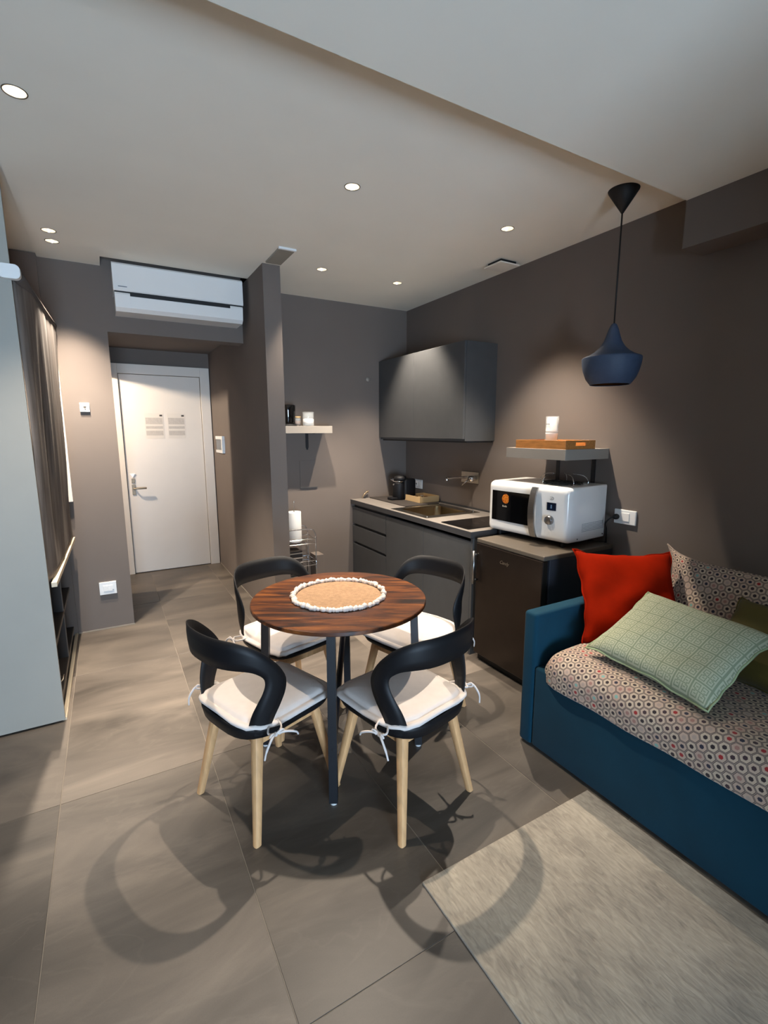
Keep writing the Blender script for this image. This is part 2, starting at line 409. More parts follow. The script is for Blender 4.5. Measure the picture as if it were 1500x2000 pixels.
def mat_blind():
    mt = bpy.data.materials.new('blind_fabric'); mt.use_nodes = True; nt = mt.node_tree; N = nt.nodes; L = nt.links
    b = N['Principled BSDF']; b.inputs['Roughness'].default_value = 0.85
    tc = N.new('ShaderNodeTexCoord'); mp = N.new('ShaderNodeMapping'); mp.inputs['Scale'].default_value = (30, 30, 2); L.new(tc.outputs['Object'], mp.inputs[0])
    n = N.new('ShaderNodeTexNoise'); n.inputs['Scale'].default_value = 1.5; n.inputs['Detail'].default_value = 5; L.new(mp.outputs[0], n.inputs['Vector'])
    cr = N.new('ShaderNodeValToRGB'); e = cr.color_ramp.elements
    e[0].position = 0.3; e[0].color = lin((86, 78, 72)) + (1,); e[1].position = 0.7; e[1].color = lin((122, 112, 104)) + (1,)
    L.new(n.outputs['Fac'], cr.inputs['Fac']); L.new(cr.outputs['Color'], b.inputs['Base Color'])
    MATS['blind'] = mt
mat_blind()

def mat_sticker():
    mt = bpy.data.materials.new('orange_print'); mt.use_nodes = True; nt = mt.node_tree; N = nt.nodes; L = nt.links
    b = N['Principled BSDF']; b.inputs['Roughness'].default_value = 0.5
    tc = N.new('ShaderNodeTexCoord'); vo = N.new('ShaderNodeTexVoronoi'); vo.inputs['Scale'].default_value = 190; L.new(tc.outputs['Object'], vo.inputs['Vector'])
    cr = N.new('ShaderNodeValToRGB'); e = cr.color_ramp.elements
    e[0].position = 0.1; e[0].color = lin((250, 160, 40)) + (1,); e[1].position = 0.75; e[1].color = lin((150, 52, 8)) + (1,)
    L.new(vo.outputs['Distance'], cr.inputs['Fac']); L.new(cr.outputs['Color'], b.inputs['Base Color'])
    MATS['sticker'] = mt
mat_sticker()

# ------------------------------------------------------------------ room shell
ZC = 2.685; ZN = 2.60; XR = 2.676; YB = 4.215; YE = 4.17; YDW = 5.73; XP = 1.053; XPT = 1.18; XL = -1.05; XJ = 0.077; YR = -3.2
def struct(name, bm, mat, parent=None):
    o = obj(name, bm, mat, parent)
    if parent is None: o['kind'] = 'structure'
    return o
floor = struct('floor', B(XL - 0.1, XR + 0.12, YR - 0.1, YDW + 0.12, -0.08, -0.0018), 'grout')
# stone tiles, one object each
TX, TY = 0.5965, 1.22
tb = nb(); box(tb, 0.001, TX - 0.001, 0.001, TY - 0.001, -0.012, 0.0, bev=0.0012, seg=1)
tile_me = bpy.data.meshes.new('tile'); tb.to_mesh(tile_me); tb.free(); tile_me.materials.append(MATS['tile'])
TONE_SHADE = {(0, 0): 0.86, (0, 1): 0.95, (1, 0): 0.66, (2, 0): 0.60, (1, -1): 0.66, (0, -1): 0.80, (1, 1): 0.80, (2, 1): 0.74, (3, 0): 0.64, (-1, 0): 0.72, (-1, 1): 0.8, (0, 2): 0.86, (1, 2): 0.84, (1, 3): 0.9}  # tile tones mixed with shade and light of the floor around the table
for i in range(-2, 6):
    for j in range(-4, 5):
        x = -0.29 + i * TX; y = 0.975 + j * TY
        if x < XL - 0.5: continue
        if i == 5 and False: continue
        t = bpy.data.objects.new('tile', tile_me); C.objects.link(t); t.parent = floor
        t.location = (x, y, 0)
        tone = TONE_SHADE.get((i, j), random.uniform(0.72, 0.95)); t.color = (tone, tone, tone, 1)   # own tone of each tile, with table shade painted into the listed ones
        if x + TX > XR + 0.12: t.scale.x = (XR + 0.1 - x) / TX
        if x < XL - 0.1: t.scale.x = (x + TX - (XL - 0.08)) / TX; t.location.x = XL - 0.08
        if y < YR - 0.1: t.scale.y = (y + TY - (YR - 0.08)) / TY; t.location.y = YR - 0.08
        if y + TY > YDW + 0.1: t.scale.y = (YDW + 0.1 - y) / TY
struct('wall_right', B(XR, XR + 0.12, YR - 0.1, YB + 0.12, 0, 2.9), 'wall')
struct('wall_back', B(XPT - 0.02, XR, YB, YB + 0.12, 0, 2.9), 'wall')
struct('wall_partition', B(XP, XPT, 3.547, YDW, 0, 2.9), 'wall')
bm = B(XL, XJ, YE, YE + 0.12, 0, 2.95); box(bm, XJ, XP, YE, YE + 0.15, 2.239, 2.95)
struct('wall_entry', bm, 'wall')
struct('wall_door', B(XL, XPT, YDW, YDW + 0.12, 0, 2.9), 'wall')
bm = B(-0.02, XJ, YE + 0.12, 5.0, 0, 2.9); box(bm, -0.02, XJ, 5.70, YDW, 0, 2.9); box(bm, -0.02, XJ, 5.0, 5.70, 2.08, 2.9)
struct('wall_passage', bm, 'wall')
struct('wall_left', B(XL - 0.1, XL, YR - 0.1, YDW + 0.12, 0, 2.95), 'wall')
struct('wall_daylight_block', B(0.98, XR, -1.0, -0.86, 0, 2.9), 'wall')  # unseen wall, added to keep window daylight off the right side
WX0, WX1, WZ0, WZ1 = -0.95, 0.45, 0.04, 1.5
bm = B(XL, WX0, YR - 0.1, YR, 0, 2.9); box(bm, WX1, XR, YR - 0.1, YR, 0, 2.9)
box(bm, WX0, WX1, YR - 0.1, YR, 0, WZ0); box(bm, WX0, WX1, YR - 0.1, YR, WZ1, 2.9)
struct('wall_rear', bm, 'wall')
bm = nb(); wm = (WX0 + WX1) / 2
for x0, x1 in ((WX0, WX0 + 0.07), (wm - 0.035, wm + 0.035), (WX1 - 0.07, WX1)): box(bm, x0, x1, YR - 0.08, YR - 0.02, WZ0, WZ1)
for z0, z1 in ((WZ0, WZ0 + 0.07), (WZ1 - 0.07, WZ1)): box(bm, WX0 + 0.07, WX1 - 0.07, YR - 0.08, YR - 0.02, z0, z1)
wn = struct('window_1', bm, 'white_matte')
# ceilings
XCL = -0.30
SPOTS = [('s0', -0.172, 2.268), ('s1', 1.135, 2.284), ('s2', 2.137, 2.276), ('s3', 1.471, 3.472), ('s4', 2.121, 3.484), ('s5', -0.187, 3.617), ('s6', -0.185, 3.80)]
bm = B(XCL, XR + 0.1, 1.45, 3.9585, ZC, ZC + 0.09)
me = bpy.data.meshes.new('ca'); bm.to_mesh(me); bm.free(); ca = bpy.data.objects.new('ca', me); C.objects.link(ca)
bm = nb()
for _, x, y in SPOTS: lathe(bm, [(0.0365, ZC - 0.02), (0.0365, ZC + 0.12)], 28, Matrix.Translation((x, y, 0)))
me = bpy.data.meshes.new('cut'); bm.to_mesh(me); bm.free(); cu = bpy.data.objects.new('cut', me); C.objects.link(cu)
md = ca.modifiers.new('b', 'BOOLEAN'); md.object = cu; md.operation = 'DIFFERENCE'; md.solver = 'EXACT'
bpy.context.view_layer.update()
me = bpy.data.meshes.new_from_object(ca.evaluated_get(bpy.context.evaluated_depsgraph_get()))
bm = nb(); bm.from_mesh(me)
bpy.data.objects.remove(ca); bpy.data.objects.remove(cu)
box(bm, XCL, 0.068, 3.9585, YE, ZC, ZC + 0.09); box(bm, XP, XR + 0.1, 3.9585, YB + 0.1, ZC, ZC + 0.09)
box(bm, XL, XCL, 1.45, YE, ZC + 0.02, ZC + 0.09)
box(bm, XL, XR + 0.1, 1.45, YB, ZC + 0.13, ZC + 0.2)   # void lid
struct('ceiling', bm, 'ceiling')
bm = B(0.0, XP + 0.05, 3.86, YE, ZC + 0.20, ZC + 0.26)
struct('trim_1', bm, 'wall')
struct('ceiling_lowered', B(XL, XR, YR, 1.45, ZN, ZC + 0.2), 'ceiling')
struct('ceiling_passage', B(XL, XP, YE + 0.12, YDW, 2.36, 2.5), 'wall')
struct('wall_beam', B(2.491, XR, YR, 1.45, 2.386, ZN), 'wall')
bm = B(XCL, XJ + 0.003, YE - 0.004, YE, 0, 0.008); struct('baseboard_entry', bm, 'grout')
bm = B(XP - 0.004, XP, 3.55, YDW, 0, 0.008); struct('baseboard_partition', bm, 'grout')
# access hatch flush in the niche wall
h = thing('access_hatch', 'painted square access hatch in the wall below the small corner shelf', 'hatch', (1.605, YB, 1.008), world=True)
obj('hatch_door', B(1.522, 1.688, YB - 0.006, YB, 1.010, 1.257, bev=0.001, seg=1), 'wall', h)
obj('lip', B(1.520, 1.690, YB - 0.010, YB, 1.003, 1.009), 'charcoal_laminate', h)
o = obj('blanking_disc', lathe(nb(), [(0, 0), (0.017, 0), (0.02, 0.003), (0.02, 0.005), (0.0, 0.008)], 20, Matrix.Translation((2.235, YB, 2.013)) @ Matrix.Rotation(R(90), 4, 'X')), 'shelf_grey', None, True, base=(2.235, YB, 2.013))
tag(o, 'small round grey cap on the wall beside the upper cabinet', 'wall disc')

# ------------------------------------------------------------------ entrance door
d = thing('door_1', None, None, (0.55, YDW, 0), world=True); d['kind'] = 'structure'
lf = obj('door_leaf', B(0.162, 0.941, YDW - 0.018, YDW, 0.008, 2.103, bev=0.002, seg=1), 'door_white', d)
bm = B(0.0780, 0.157, YDW - 0.032, YDW, 0, 2.205, bev=0.002, seg=1); box(bm, 0.946, 1.044, YDW - 0.032, YDW, 0, 2.205, bev=0.002, seg=1)
box(bm, 0.157, 0.946, YDW - 0.032, YDW, 2.108, 2.205, bev=0.002, seg=1); obj('door_frame', bm, 'door_white', d)
bm = B(0.198, 0.232, YDW - 0.026, YDW - 0.018, 0.86, 0.97, bev=0.003); box(bm, 0.2, 0.232, YDW - 0.026, YDW - 0.018, 0.985, 1.035, bev=0.003)
obj('lock_plate', bm, M('handle_grey', (150, 140, 124), 0.5, 0.4), lf)
bm = tube(nb(), [(0.215, YDW - 0.026, 0.93), (0.215, YDW - 0.065, 0.93), (0.225, YDW - 0.07, 0.93), (0.335, YDW - 0.07, 0.93)], 0.009, 8)
obj('door_handle', bm, M('handle_grey', (150, 140, 124), 0.5, 0.4), lf, True)
prism(bm := nb(), [(0.19, 1.085), (0.238, 1.085), (0.214, 1.045)], 'Y', YDW - 0.028, YDW - 0.018); obj('key_shield', bm, 'white_gloss', lf)
for k, (x0, x1) in enumerate(((0.372, 0.552), (0.592, 0.768))):
    n = thing('notice_sheet', ['faint printed notice on the door, the sheet nearer the handle', 'faint printed notice on the door, the sheet farther from the handle'][k], 'notice', (x0, YDW - 0.0185, 1.44), world=True, group='notices on the entrance door')
    obj('sheet', B(x0, x1, YDW - 0.0195, YDW - 0.0185, 1.45, 1.715), 'door_paper', n)
    bm = nb()
    for z0, z1 in ((1.60, 1.668), (1.553, 1.58), (1.482, 1.532)):
        box(bm, x0 + 0.008, x1 - 0.008, YDW - 0.0199, YDW - 0.0195, z0, z1)
    obj('print', bm, 'print_grey', n)
    obj('emblem', B(x1 - 0.035, x1 - 0.008, YDW - 0.0199, YDW - 0.0195, 1.682, 1.700, bev=0.0002, seg=1), 'print_dark', n)

# ------------------------------------------------------------------ switches and sockets
t = thing('card_switch', 'white square key card switch with a dark symbol on the entry wall', 'switch', (-0.112, YE, 1.66), world=True)
obj('plate', B(-0.143, -0.082, YE - 0.014, YE, 1.664, 1.730, bev=0.003), 'plastic_white', t)
bm = nb(); lathe(bm, [(0.0, 0), (0.008, 0), (0.008, 0.001), (0, 0.001)], 10, Matrix.Translation((-0.111, YE - 0.0135, 1.698)) @ Matrix.Rotation(R(90), 4, 'X'))
box(bm, -0.114, -0.108, YE - 0.0148, YE - 0.0138, 1.676, 1.69); box(bm, -0.120, -0.117, YE - 0.0148, YE - 0.0138, 1.690, 1.712); box(bm, -0.105, -0.102, YE - 0.0148, YE - 0.0138, 1.694, 1.714)
obj('symbol', bm, 'print_dark', t)
def socket(name, label, plate, pins, axis):
    pass
t = thing('wall_socket', 'white double wall socket low on the entry wall near the floor', 'socket', (-0.08, YE, 0.277), world=True)
obj('plate', B(-0.139, -0.023, YE - 0.011, YE, 0.279, 0.379, bev=0.003), 'plastic_white', t)
for x in (-0.112, -0.080): obj('module', B(x, x + 0.029, YE - 0.014, YE - 0.010, 0.305, 0.352, bev=0.001, seg=1), 'white_gloss', t)
obj('button', B(-0.052, -0.042, YE - 0.0145, YE - 0.010, 0.312, 0.316), 'mark_grey', t)
t = thing('wall_socket', 'small white wall socket behind the coffee machine', 'socket', (XR, 3.97, 0.95), world=True)
obj('plate', B(XR - 0.010, XR, 3.905, 4.045, 0.958, 1.047, bev=0.003), 'plastic_white', t)
for y in (3.93, 3.98): obj('module', B(XR - 0.013, XR - 0.009, y, y + 0.04, 0.98, 1.025, bev=0.001, seg=1), 'white_gloss', t)
obj('socket_hole', B(XR - 0.0136, XR - 0.0126, 3.992, 4.006, 0.995, 1.01), 'print_dark', t)
t = thing('wall_socket', 'white wide wall socket with a black plug beside the microwave', 'socket', (XR, 1.75, 0.965), world=True)
obj('plate', B(XR - 0.012, XR, 1.676, 1.816, 0.966, 1.053, bev=0.004), 'plastic_white', t)
obj('module', B(XR - 0.016, XR - 0.011, 1.715, 1.80, 0.985, 1.036, bev=0.002), 'white_gloss', t)
t = thing('power_plug', 'black plug and cable running from the wide socket down behind the sofa', 'cable', (XR - 0.03, 1.795, 1.0), world=True)
obj('plug_body', lathe(nb(), [(0, 0), (0.014, 0), (0.017, 0.006), (0.017, 0.022), (0.011, 0.036), (0.0, 0.040)], 14, Matrix.Translation((XR - 0.016, 1.79, 1.008)) @ Matrix.Rotation(R(-90), 4, 'Y')), 'cable_black', t, True)
obj('cable', tube(nb(), sm([(XR - 0.045, 1.79, 1.008), (XR - 0.07, 1.80, 1.0), (XR - 0.07, 1.83, 0.965), (XR - 0.03, 1.85, 0.92), (XR - 0.014, 1.855, 0.8), (XR - 0.014, 1.85, 0.62)], 6), 0.0045, 8), 'cable_black', t, True)
t = thing('video_intercom', 'white framed intercom with grey screen on the passage wall', 'intercom', (XP, 5.27, 1.3), world=True)
bm = B(XP - 0.028, XP, 5.11, 5.44, 1.44, 1.475, bev=0.003); box(bm, XP - 0.028, XP, 5.11, 5.44, 1.30, 1.33, bev=0.003); box(bm, XP - 0.028, XP, 5.11, 5.15, 1.33, 1.44); box(bm, XP - 0.012, XP, 5.15, 5.44, 1.33, 1.44)
obj('housing', bm, 'plastic_white', t)
obj('screen', B(XP - 0.022, XP - 0.012, 5.155, 5.43, 1.335, 1.437, bev=0.002), 'intercom_screen', t)

# ------------------------------------------------------------------ air conditioner
t = thing('air_conditioner', 'white wall air conditioner above the entrance passage', 'air conditioner', (0.57, YE, 2.35), world=True)
AX0, AX1 = 0.132, 1.012
prof = [(YE, 2.352), (3.99, 2.352), (3.962, 2.375), (3.955, 2.46), (3.962, 2.472), (YE, 2.472)]
prism(bm := nb(), prof, 'X', AX0 + 0.005, AX1 - 0.005); obj('lower_body', bm, 'white_gloss', t)
prism(bm := nb(), [(YE, 2.482), (3.958, 2.482), (3.952, 2.49), (3.956, 2.655), (3.968, 2.667), (YE, 2.667)], 'X', AX0, AX1); obj('front_panel', bm, 'white_gloss', t)
obj('gap', B(AX0 + 0.006, AX1 - 0.006, 3.965, YE, 2.472, 2.482), 'gasket', t)
obj('outlet_slot', B(AX0 + 0.10, AX1 - 0.10, 3.9535, 3.962, 2.452, 2.470), 'gasket', t)
prism(bm := nb(), [(3.98, 2.354), (3.954, 2.374), (3.9475, 2.448), (3.9505, 2.448), (3.957, 2.376), (3.982, 2.356)], 'X', AX0 + 0.10, AX1 - 0.10); obj('flap', bm, 'white_gloss', t)
obj('brand_mark', B(AX0 + 0.03, AX0 + 0.085, 3.9510, 3.9525, 2.507, 2.513), 'mark_grey', t)

# ------------------------------------------------------------------ ceiling fittings
ring_prof = [(0.0345, 0.002), (0.0345, -0.001), (0.0365, -0.002), (0.038, -0.0018), (0.0392, 0.0), (0.0345, 0.002)]
SPL = {'s0': 'recessed ceiling spotlight nearest the viewer above the wardrobe side', 's1': 'recessed ceiling spotlight above the round table', 's2': 'recessed ceiling spotlight nearest the hanging lamp', 's3': 'recessed ceiling spotlight in the kitchen niche beside the partition', 's4': 'recessed ceiling spotlight over the kitchen drawers and upper cabinet', 's5': 'recessed spotlight of the close pair by the entry wall, farther from the wall', 's6': 'recessed spotlight of the close pair by the entry wall, closer to the wall'}
proto = None
POW = {'s0': 1.25, 's1': 1.0, 's2': 1.0, 's3': 0.85, 's4': 1.15, 's5': 1.2, 's6': 1.75}
for k, x, y in SPOTS:
    if proto is None:
        t = thing('ceiling_spotlight', SPL[k], 'spotlight', (x, y, ZC), group='recessed ceiling spotlights')
        rg = obj('trim_ring', lathe(nb(), ring_prof, 28, cap=False), 'lamp_rim', t, True)
        obj('reflector', lathe(nb(), [(0.0345, 0.0), (0.030, 0.018), (0.020, 0.036), (0.017, 0.040)], 28, cap=False), 'reflector', t, True)
        obj('bulb', lathe(nb(), [(0.0, 0.037), (0.018, 0.037), (0.018, 0.042), (0, 0.042)], 20), 'led', t)
        proto = t
    else:
        t = copy_tree(proto); t.location = (x, y, ZC); t['label'] = SPL[k]
    for fr_, sz, bl in ((0.95, 76, 0.6), (0.28, 82, 0.35)):      # core of the beam and its wider skirt
        l = bpy.data.lights.new('spot_beam', 'SPOT'); l.energy = SPOT_W * POW[k] * fr_; l.color = WARM; l.spot_size = R(sz); l.spot_blend = bl; l.shadow_soft_size = 0.016
        lo = bpy.data.objects.new('spot_beam', l); C.objects.link(lo); lo.parent = t; lo.location = (0, 0, -0.004)
t = thing('emergency_light', 'flat grey emergency light on the ceiling at the partition end', 'light', (1.11, 3.33, ZC), world=True)
obj('body', B(1.062, 1.172, 3.205, 3.50, ZC - 0.012, ZC, bev=0.004), 'emergency_body', t)
obj('end_cap', B(1.058, 1.176, 3.185, 3.205, ZC - 0.014, ZC, bev=0.003), 'plastic_white', t)
t = thing('ceiling_vent', 'square ceiling vent cover near the kitchen wall', 'vent', (2.515, 2.725, ZC), world=True)
obj('collar', B(2.45, 2.59, 2.66, 2.79, ZC - 0.022, ZC), 'gasket', t)
obj('cover', B(2.43, 2.61, 2.64, 2.81, ZC - 0.030, ZC - 0.020, bev=0.004), 'vent_grey', t)

# ------------------------------------------------------------------ pendant lamp
px, py = 2.306, 1.655
t = thing('pendant_lamp', 'dark blue drop shaped pendant lamp hanging on a black cord', 'lamp', (px, py, 1.76))
zb = 1.76
obj('ceiling_cone', lathe(nb(), [(0.0, ZC - zb - 0.105), (0.006, ZC - zb - 0.105), (0.07, ZC - zb - 0.006), (0.072, ZC - zb), (0, ZC - zb)], 32), 'cable_black', t, True)
obj('cord', tube(nb(), [(0, 0, 0.29), (0, 0, ZC - zb - 0.1)], 0.004, 8), 'cable_black', t, True)
pr = [(0.098, 0.0), (0.120, 0.03), (0.135, 0.07), (0.142, 0.105), (0.1435, 0.128), (0.143, 0.133), (0.138, 0.137), (0.112, 0.147), (0.084, 0.164), (0.060, 0.188), (0.044, 0.214), (0.033, 0.245), (0.024, 0.275), (0.014, 0.297), (0.006, 0.303), (0, 0.303)]
sh = obj('shade', lathe(nb(), pr, 48, cap=False), 'pendant_blue', t, True)
obj('shade_lining', lathe(nb(), [(0.097, 0.0), (0.116, 0.032), (0.130, 0.07), (0.136, 0.105), (0.134, 0.122), (0.08, 0.16), (0.03, 0.22), (0, 0.22)], 40, cap=False), 'pendant_inside', sh, True)
obj('rim', lathe(nb(), [(0.0985, 0.0), (0.0965, -0.002), (0.0945, 0.0), (0.0965, 0.002), (0.0985, 0)], 40, cap=False), 'pendant_blue', sh, True)

# ------------------------------------------------------------------ kitchen
KX = 2.052; KY0 = 2.404; KZ = 0.865
t = thing('worktop', 'grey stone kitchen worktop with a dark front edge', 'worktop', (2.36, 3.3, KZ - 0.04), world=True)
SX0, SX1, SY0, SY1 = 2.13, 2.53, 3.03, 3.44   # bowl cut-out
bm = nb()
for a in ((2.0375, SX0, KY0, YB), (SX1, XR, KY0, YB), (SX0, SX1, KY0, SY0), (SX0, SX1, SY1, YB)): box(bm, a[0], a[1], a[2], a[3], KZ - 0.04, KZ)
obj('slab', bm, 'worktop', t)
bm = B(2.034, 2.0375, KY0, YB, KZ - 0.042, KZ - 0.001); obj('front_edge', bm, 'worktop_edge', t)
bm = B(2.036, XR, KY0 - 0.003, KY0, KZ - 0.042, KZ - 0.001); obj('end_edge', bm, 'worktop_edge', t)
bm = B(XR - 0.012, XR, KY0, YB, KZ, KZ + 0.014); obj('upstand', bm, 'worktop_edge', t)
t = thing('drawer_unit', 'dark grey base cabinet with three handleless drawers', 'cabinet', (2.36, 3.87, 0), world=True)
obj('body', B(KX + 0.02, XR - 0.03, 3.553, YB - 0.03, 0.10, KZ - 0.042), 'plinth', t)
obj('plinth_board', B(KX + 0.06, KX + 0.075, 3.553, YB - 0.004, 0.0, 0.10), 'plinth', t)
for z0, z1 in ((0.632, 0.796), (0.452, 0.608), (0.105, 0.428)):
    dr = obj('drawer', B(KX, KX + 0.02, 3.556, YB - 0.003, z0, z1, bev=0.0015, seg=1), 'charcoal_laminate', t)
t = thing('sink_cabinet', 'dark grey base cabinet with plain doors under the sink', 'cabinet', (2.36, 2.98, 0), world=True)
obj('body', B(KX + 0.02, XR - 0.03, KY0 + 0.018, 3.552, 0.10, 0.70), 'plinth', t)
obj('plinth_board', B(KX + 0.06, KX + 0.075, KY0 + 0.01, 3.552, 0.0, 0.10), 'plinth', t)
obj('side_panel', B(KX, XR - 0.03, KY0 - 0.002, KY0 + 0.018, 0.0, KZ - 0.044), 'charcoal_laminate', t)
for y0, y1 in ((KY0 + 0.021, 2.976), (2.979, 3.550)):
    obj('cabinet_door', B(KX, KX + 0.02, y0, y1, 0.105, 0.796, bev=0.0015, seg=1), 'charcoal_laminate', t)
# upper cabinet
t = thing('wall_cabinet', 'dark grey two door wall cabinet above the sink', 'cabinet', (2.52, 3.55, 1.445), world=True)
obj('body', B(2.377, XR, 2.909, YB - 0.002, 1.445, 2.183), 'charcoal_laminate', t)
for y0, y1 in ((2.909, 3.5965), (3.5995, YB - 0.003)):
    obj('cabinet_door', B(2.357, 2.376, y0, y1, 1.462, 2.183, bev=0.0015, seg=1), 'charcoal_laminate', t)
obj('bottom_strip', B(2.40, XR - 0.01, 2.92, YB - 0.01, 1.432, 1.446), 'plinth', t)
# sink
t = thing('kitchen_sink', 'square stainless steel sink set into the worktop', 'sink', (2.33, 3.23, KZ), world=True)
bm = nb()
fx0, fx1, fy0, fy1 = 2.07, 2.60, 2.965, 3.50
for a in ((fx0, SX0 + 0.004, fy0, fy1), (SX1 - 0.004, fx1, fy0, fy1), (SX0, SX1, fy0, SY0 + 0.004), (SX0, SX1, SY1 - 0.004, fy1)): box(bm, a[0], a[1], a[2], a[3], KZ, KZ + 0.004, bev=0.001, seg=1)
obj('rim', bm, M('steel_rim', (150, 146, 138), 0.25, 1.0, var=0.03), t)
bm = nb(); rings = []
for dz, ins, r in ((0.003, 0.002, 0.05), (-0.01, 0.004, 0.055), (-0.12, 0.012, 0.07), (-0.143, 0.03, 0.07), (-0.148, 0.08, 0.06)):
    pts = rrect(SX1 - SX0 - 2 * ins, SY1 - SY0 - 2 * ins, min(r, (SX1 - SX0) / 2 - ins - 0.01), 6)
    rings.append([bm.verts.new(((SX0 + SX1) / 2 + p[0], (SY0 + SY1) / 2 + p[1], KZ + dz)) for p in pts])
for a, b in zip(rings, rings[1:]):
    for i in range(len(a)): bm.faces.new((a[i], a[(i + 1) % len(a)], b[(i + 1) % len(a)], b[i]))
bm.faces.new(rings[-1]); bmesh.ops.recalc_face_normals(bm, faces=bm.faces); bmesh.ops.reverse_faces(bm, faces=bm.faces)
obj('bowl', bm, M('steel_bowl', (150, 130, 100), 0.26, 1.0, var=0.05), t, True)
obj('drain', lathe(nb(), [(0, 0.0), (0.035, 0.0), (0.04, 0.003), (0.04, 0.0045), (0.02, 0.0045), (0, 0.002)], 20, Matrix.Translation((2.33, 3.235, KZ - 0.1485))), 'chrome', t, True)
for p in ((2.09, 2.985), (2.575, 3.02)): obj('overflow_knob', lathe(nb(), [(0, 0), (0.008, 0), (0.008, 0.008), (0.005, 0.011), (0, 0.011)], 12, Matrix.Translation((p[0], p[1], KZ + 0.0035))), 'chrome', t, True)
# hob
t = thing('glass_hob', 'black glass two zone hob at the end of the worktop', 'hob', (2.31, 2.62, KZ), world=True)
obj('glass_plate', B(2.068, 2.562, 2.472, 2.775, KZ, KZ + 0.007, bev=0.002), 'dark_glass', t)
for x in (2.2, 2.42): obj('cooking_zone', lathe(nb(), [(0.075, 0), (0.075, 0.0006), (0.072, 0.0006), (0.072, 0)], 32, Matrix.Translation((x, 2.63, KZ + 0.0068)), cap=False), M('zone_mark', (34, 34, 36), 0.2), t)
# tap
t = thing('wall_tap', 'chrome wall mounted tap with a long spout over the sink', 'tap', (XR, 3.18, 1.09), world=True)
obj('wall_plate', B(XR - 0.008, XR, 3.075, 3.30, 1.085, 1.18, bev=0.003), 'steel', t)
obj('mixer_body', tube(nb(), [(XR - 0.008, 3.115, 1.128), (XR - 0.07, 3.115, 1.128)], 0.024, 16), 'chrome', t, True)
obj('spout', tube(nb(), sm([(XR - 0.008, 3.19, 1.135), (XR - 0.06, 3.19, 1.135), (2.46, 3.20, 1.135), (2.44, 3.202, 1.131), (2.435, 3.203, 1.115)], 4), 0.011, 12), 'chrome', t, True)
obj('lever', tube(nb(), [(XR - 0.055, 3.15, 1.115), (XR - 0.075, 3.18, 1.085), (XR - 0.085, 3.20, 1.062)], [0.006, 0.005, 0.004], 8), 'chrome', t, True)
# drying mat, coffee machine, pod box, bracelet-like string
t = obj('drying_mat', B(2.235, 2.60, 3.525, 4.195, KZ, KZ + 0.008, bev=0.002), M('mat_dark', (44, 38, 34), 0.7, bump=0.3, bscale=300), None, False, base=(2.42, 3.86, KZ))
tag(t, 'dark drying mat on the worktop under the coffee machine', 'mat')
t = thing('coffee_machine', 'black capsule coffee machine with chrome top on the drying mat', 'coffee machine', (2.41, 3.92, KZ + 0.008))
obj('body', lathe(nb(), [(0, 0.0), (0.055, 0.0), (0.06, 0.01), (0.06, 0.15), (0.056, 0.175), (0, 0.175)], 28, Matrix.Translation((0.0, 0, 0))), 'black_plastic', t, True)
bm = B(0.02, 0.15, -0.075, 0.055, 0.0, 0.20, bev=0.02, seg=3); obj('water_tank', bm, 'black_plastic', t, True)
bm = lathe(nb(), [(0, 0.0), (0.058, 0.0), (0.062, 0.012), (0.055, 0.035), (0.03, 0.045), (0, 0.046)], 28, Matrix.Translation((0.01, -0.01, 0.185))); obj('head', bm, 'black_plastic', t, True)
obj('chrome_ring', lathe(nb(), [(0.0585, 0.0), (0.061, 0.003), (0.061, 0.008), (0.0585, 0.011), (0.056, 0.005), (0.0585, 0)], 28, Matrix.Translation((0, 0, 0.172)), cap=False), 'chrome', t, True)
obj('lever', tube(nb(), sm([(-0.03, 0.03, 0.192), (-0.06, 0.04, 0.196), (-0.075, 0.02, 0.19), (-0.07, -0.02, 0.188)], 4), 0.005, 8), 'chrome', t, True)
obj('button', lathe(nb(), [(0, 0), (0.009, 0), (0.009, 0.004), (0, 0.005)], 12, Matrix.Translation((-0.058, 0.0, 0.145)) @ Matrix.Rotation(R(-90), 4, 'Y')), 'chrome', t)
obj('drip_tray', B(-0.105, -0.03, -0.045, 0.045, 0.0, 0.025, bev=0.008), 'black_plastic', t)
t = thing('pod_box', 'open cardboard box of coffee pods on the worktop', 'box', (2.55, 3.73, KZ + 0.008), world=True)
bm = nb(); z0 = KZ + 0.008; z1 = z0 + 0.055
box(bm, 2.44, 2.655, 3.60, 3.86, z0, z0 + 0.003); box(bm, 2.44, 2.443, 3.60, 3.86, z0, z1); box(bm, 2.652, 2.655, 3.60, 3.86, z0, z1); box(bm, 2.44, 2.655, 3.60, 3.603, z0, z1); box(bm, 2.44, 2.655, 3.857, 3.86, z0, z1)
obj('carton', bm, 'kraft', t)
for i in range(3):
    for j in range(4):
        obj('pod', lathe(nb(), [(0, 0.0), (0.012, 0.0), (0.017, 0.028), (0.02, 0.029), (0.018, 0.033), (0, 0.034)], 12, Matrix.Translation((2.475 + i * 0.07, 3.635 + j * 0.063, z0 + 0.003))), ['kraft', 'brown_content', 'shelf_grey'][(i + j) % 3], t, True)
t = obj('bead_string', tube(nb(), sm([(2.16, 4.20, KZ + 0.004), (2.17, 4.195, KZ + 0.03), (2.19, 4.195, KZ + 0.05), (2.205, 4.195, KZ + 0.062), (2.225, 4.195, KZ + 0.066)], 6), [0.006 + 0.003 * (i % 2) for i in range(25)], 8), 'bracelet', None, True, base=(2.18, 4.2, KZ))
tag(t, 'small twisted metallic cord at the niche end of the worktop', 'cord')

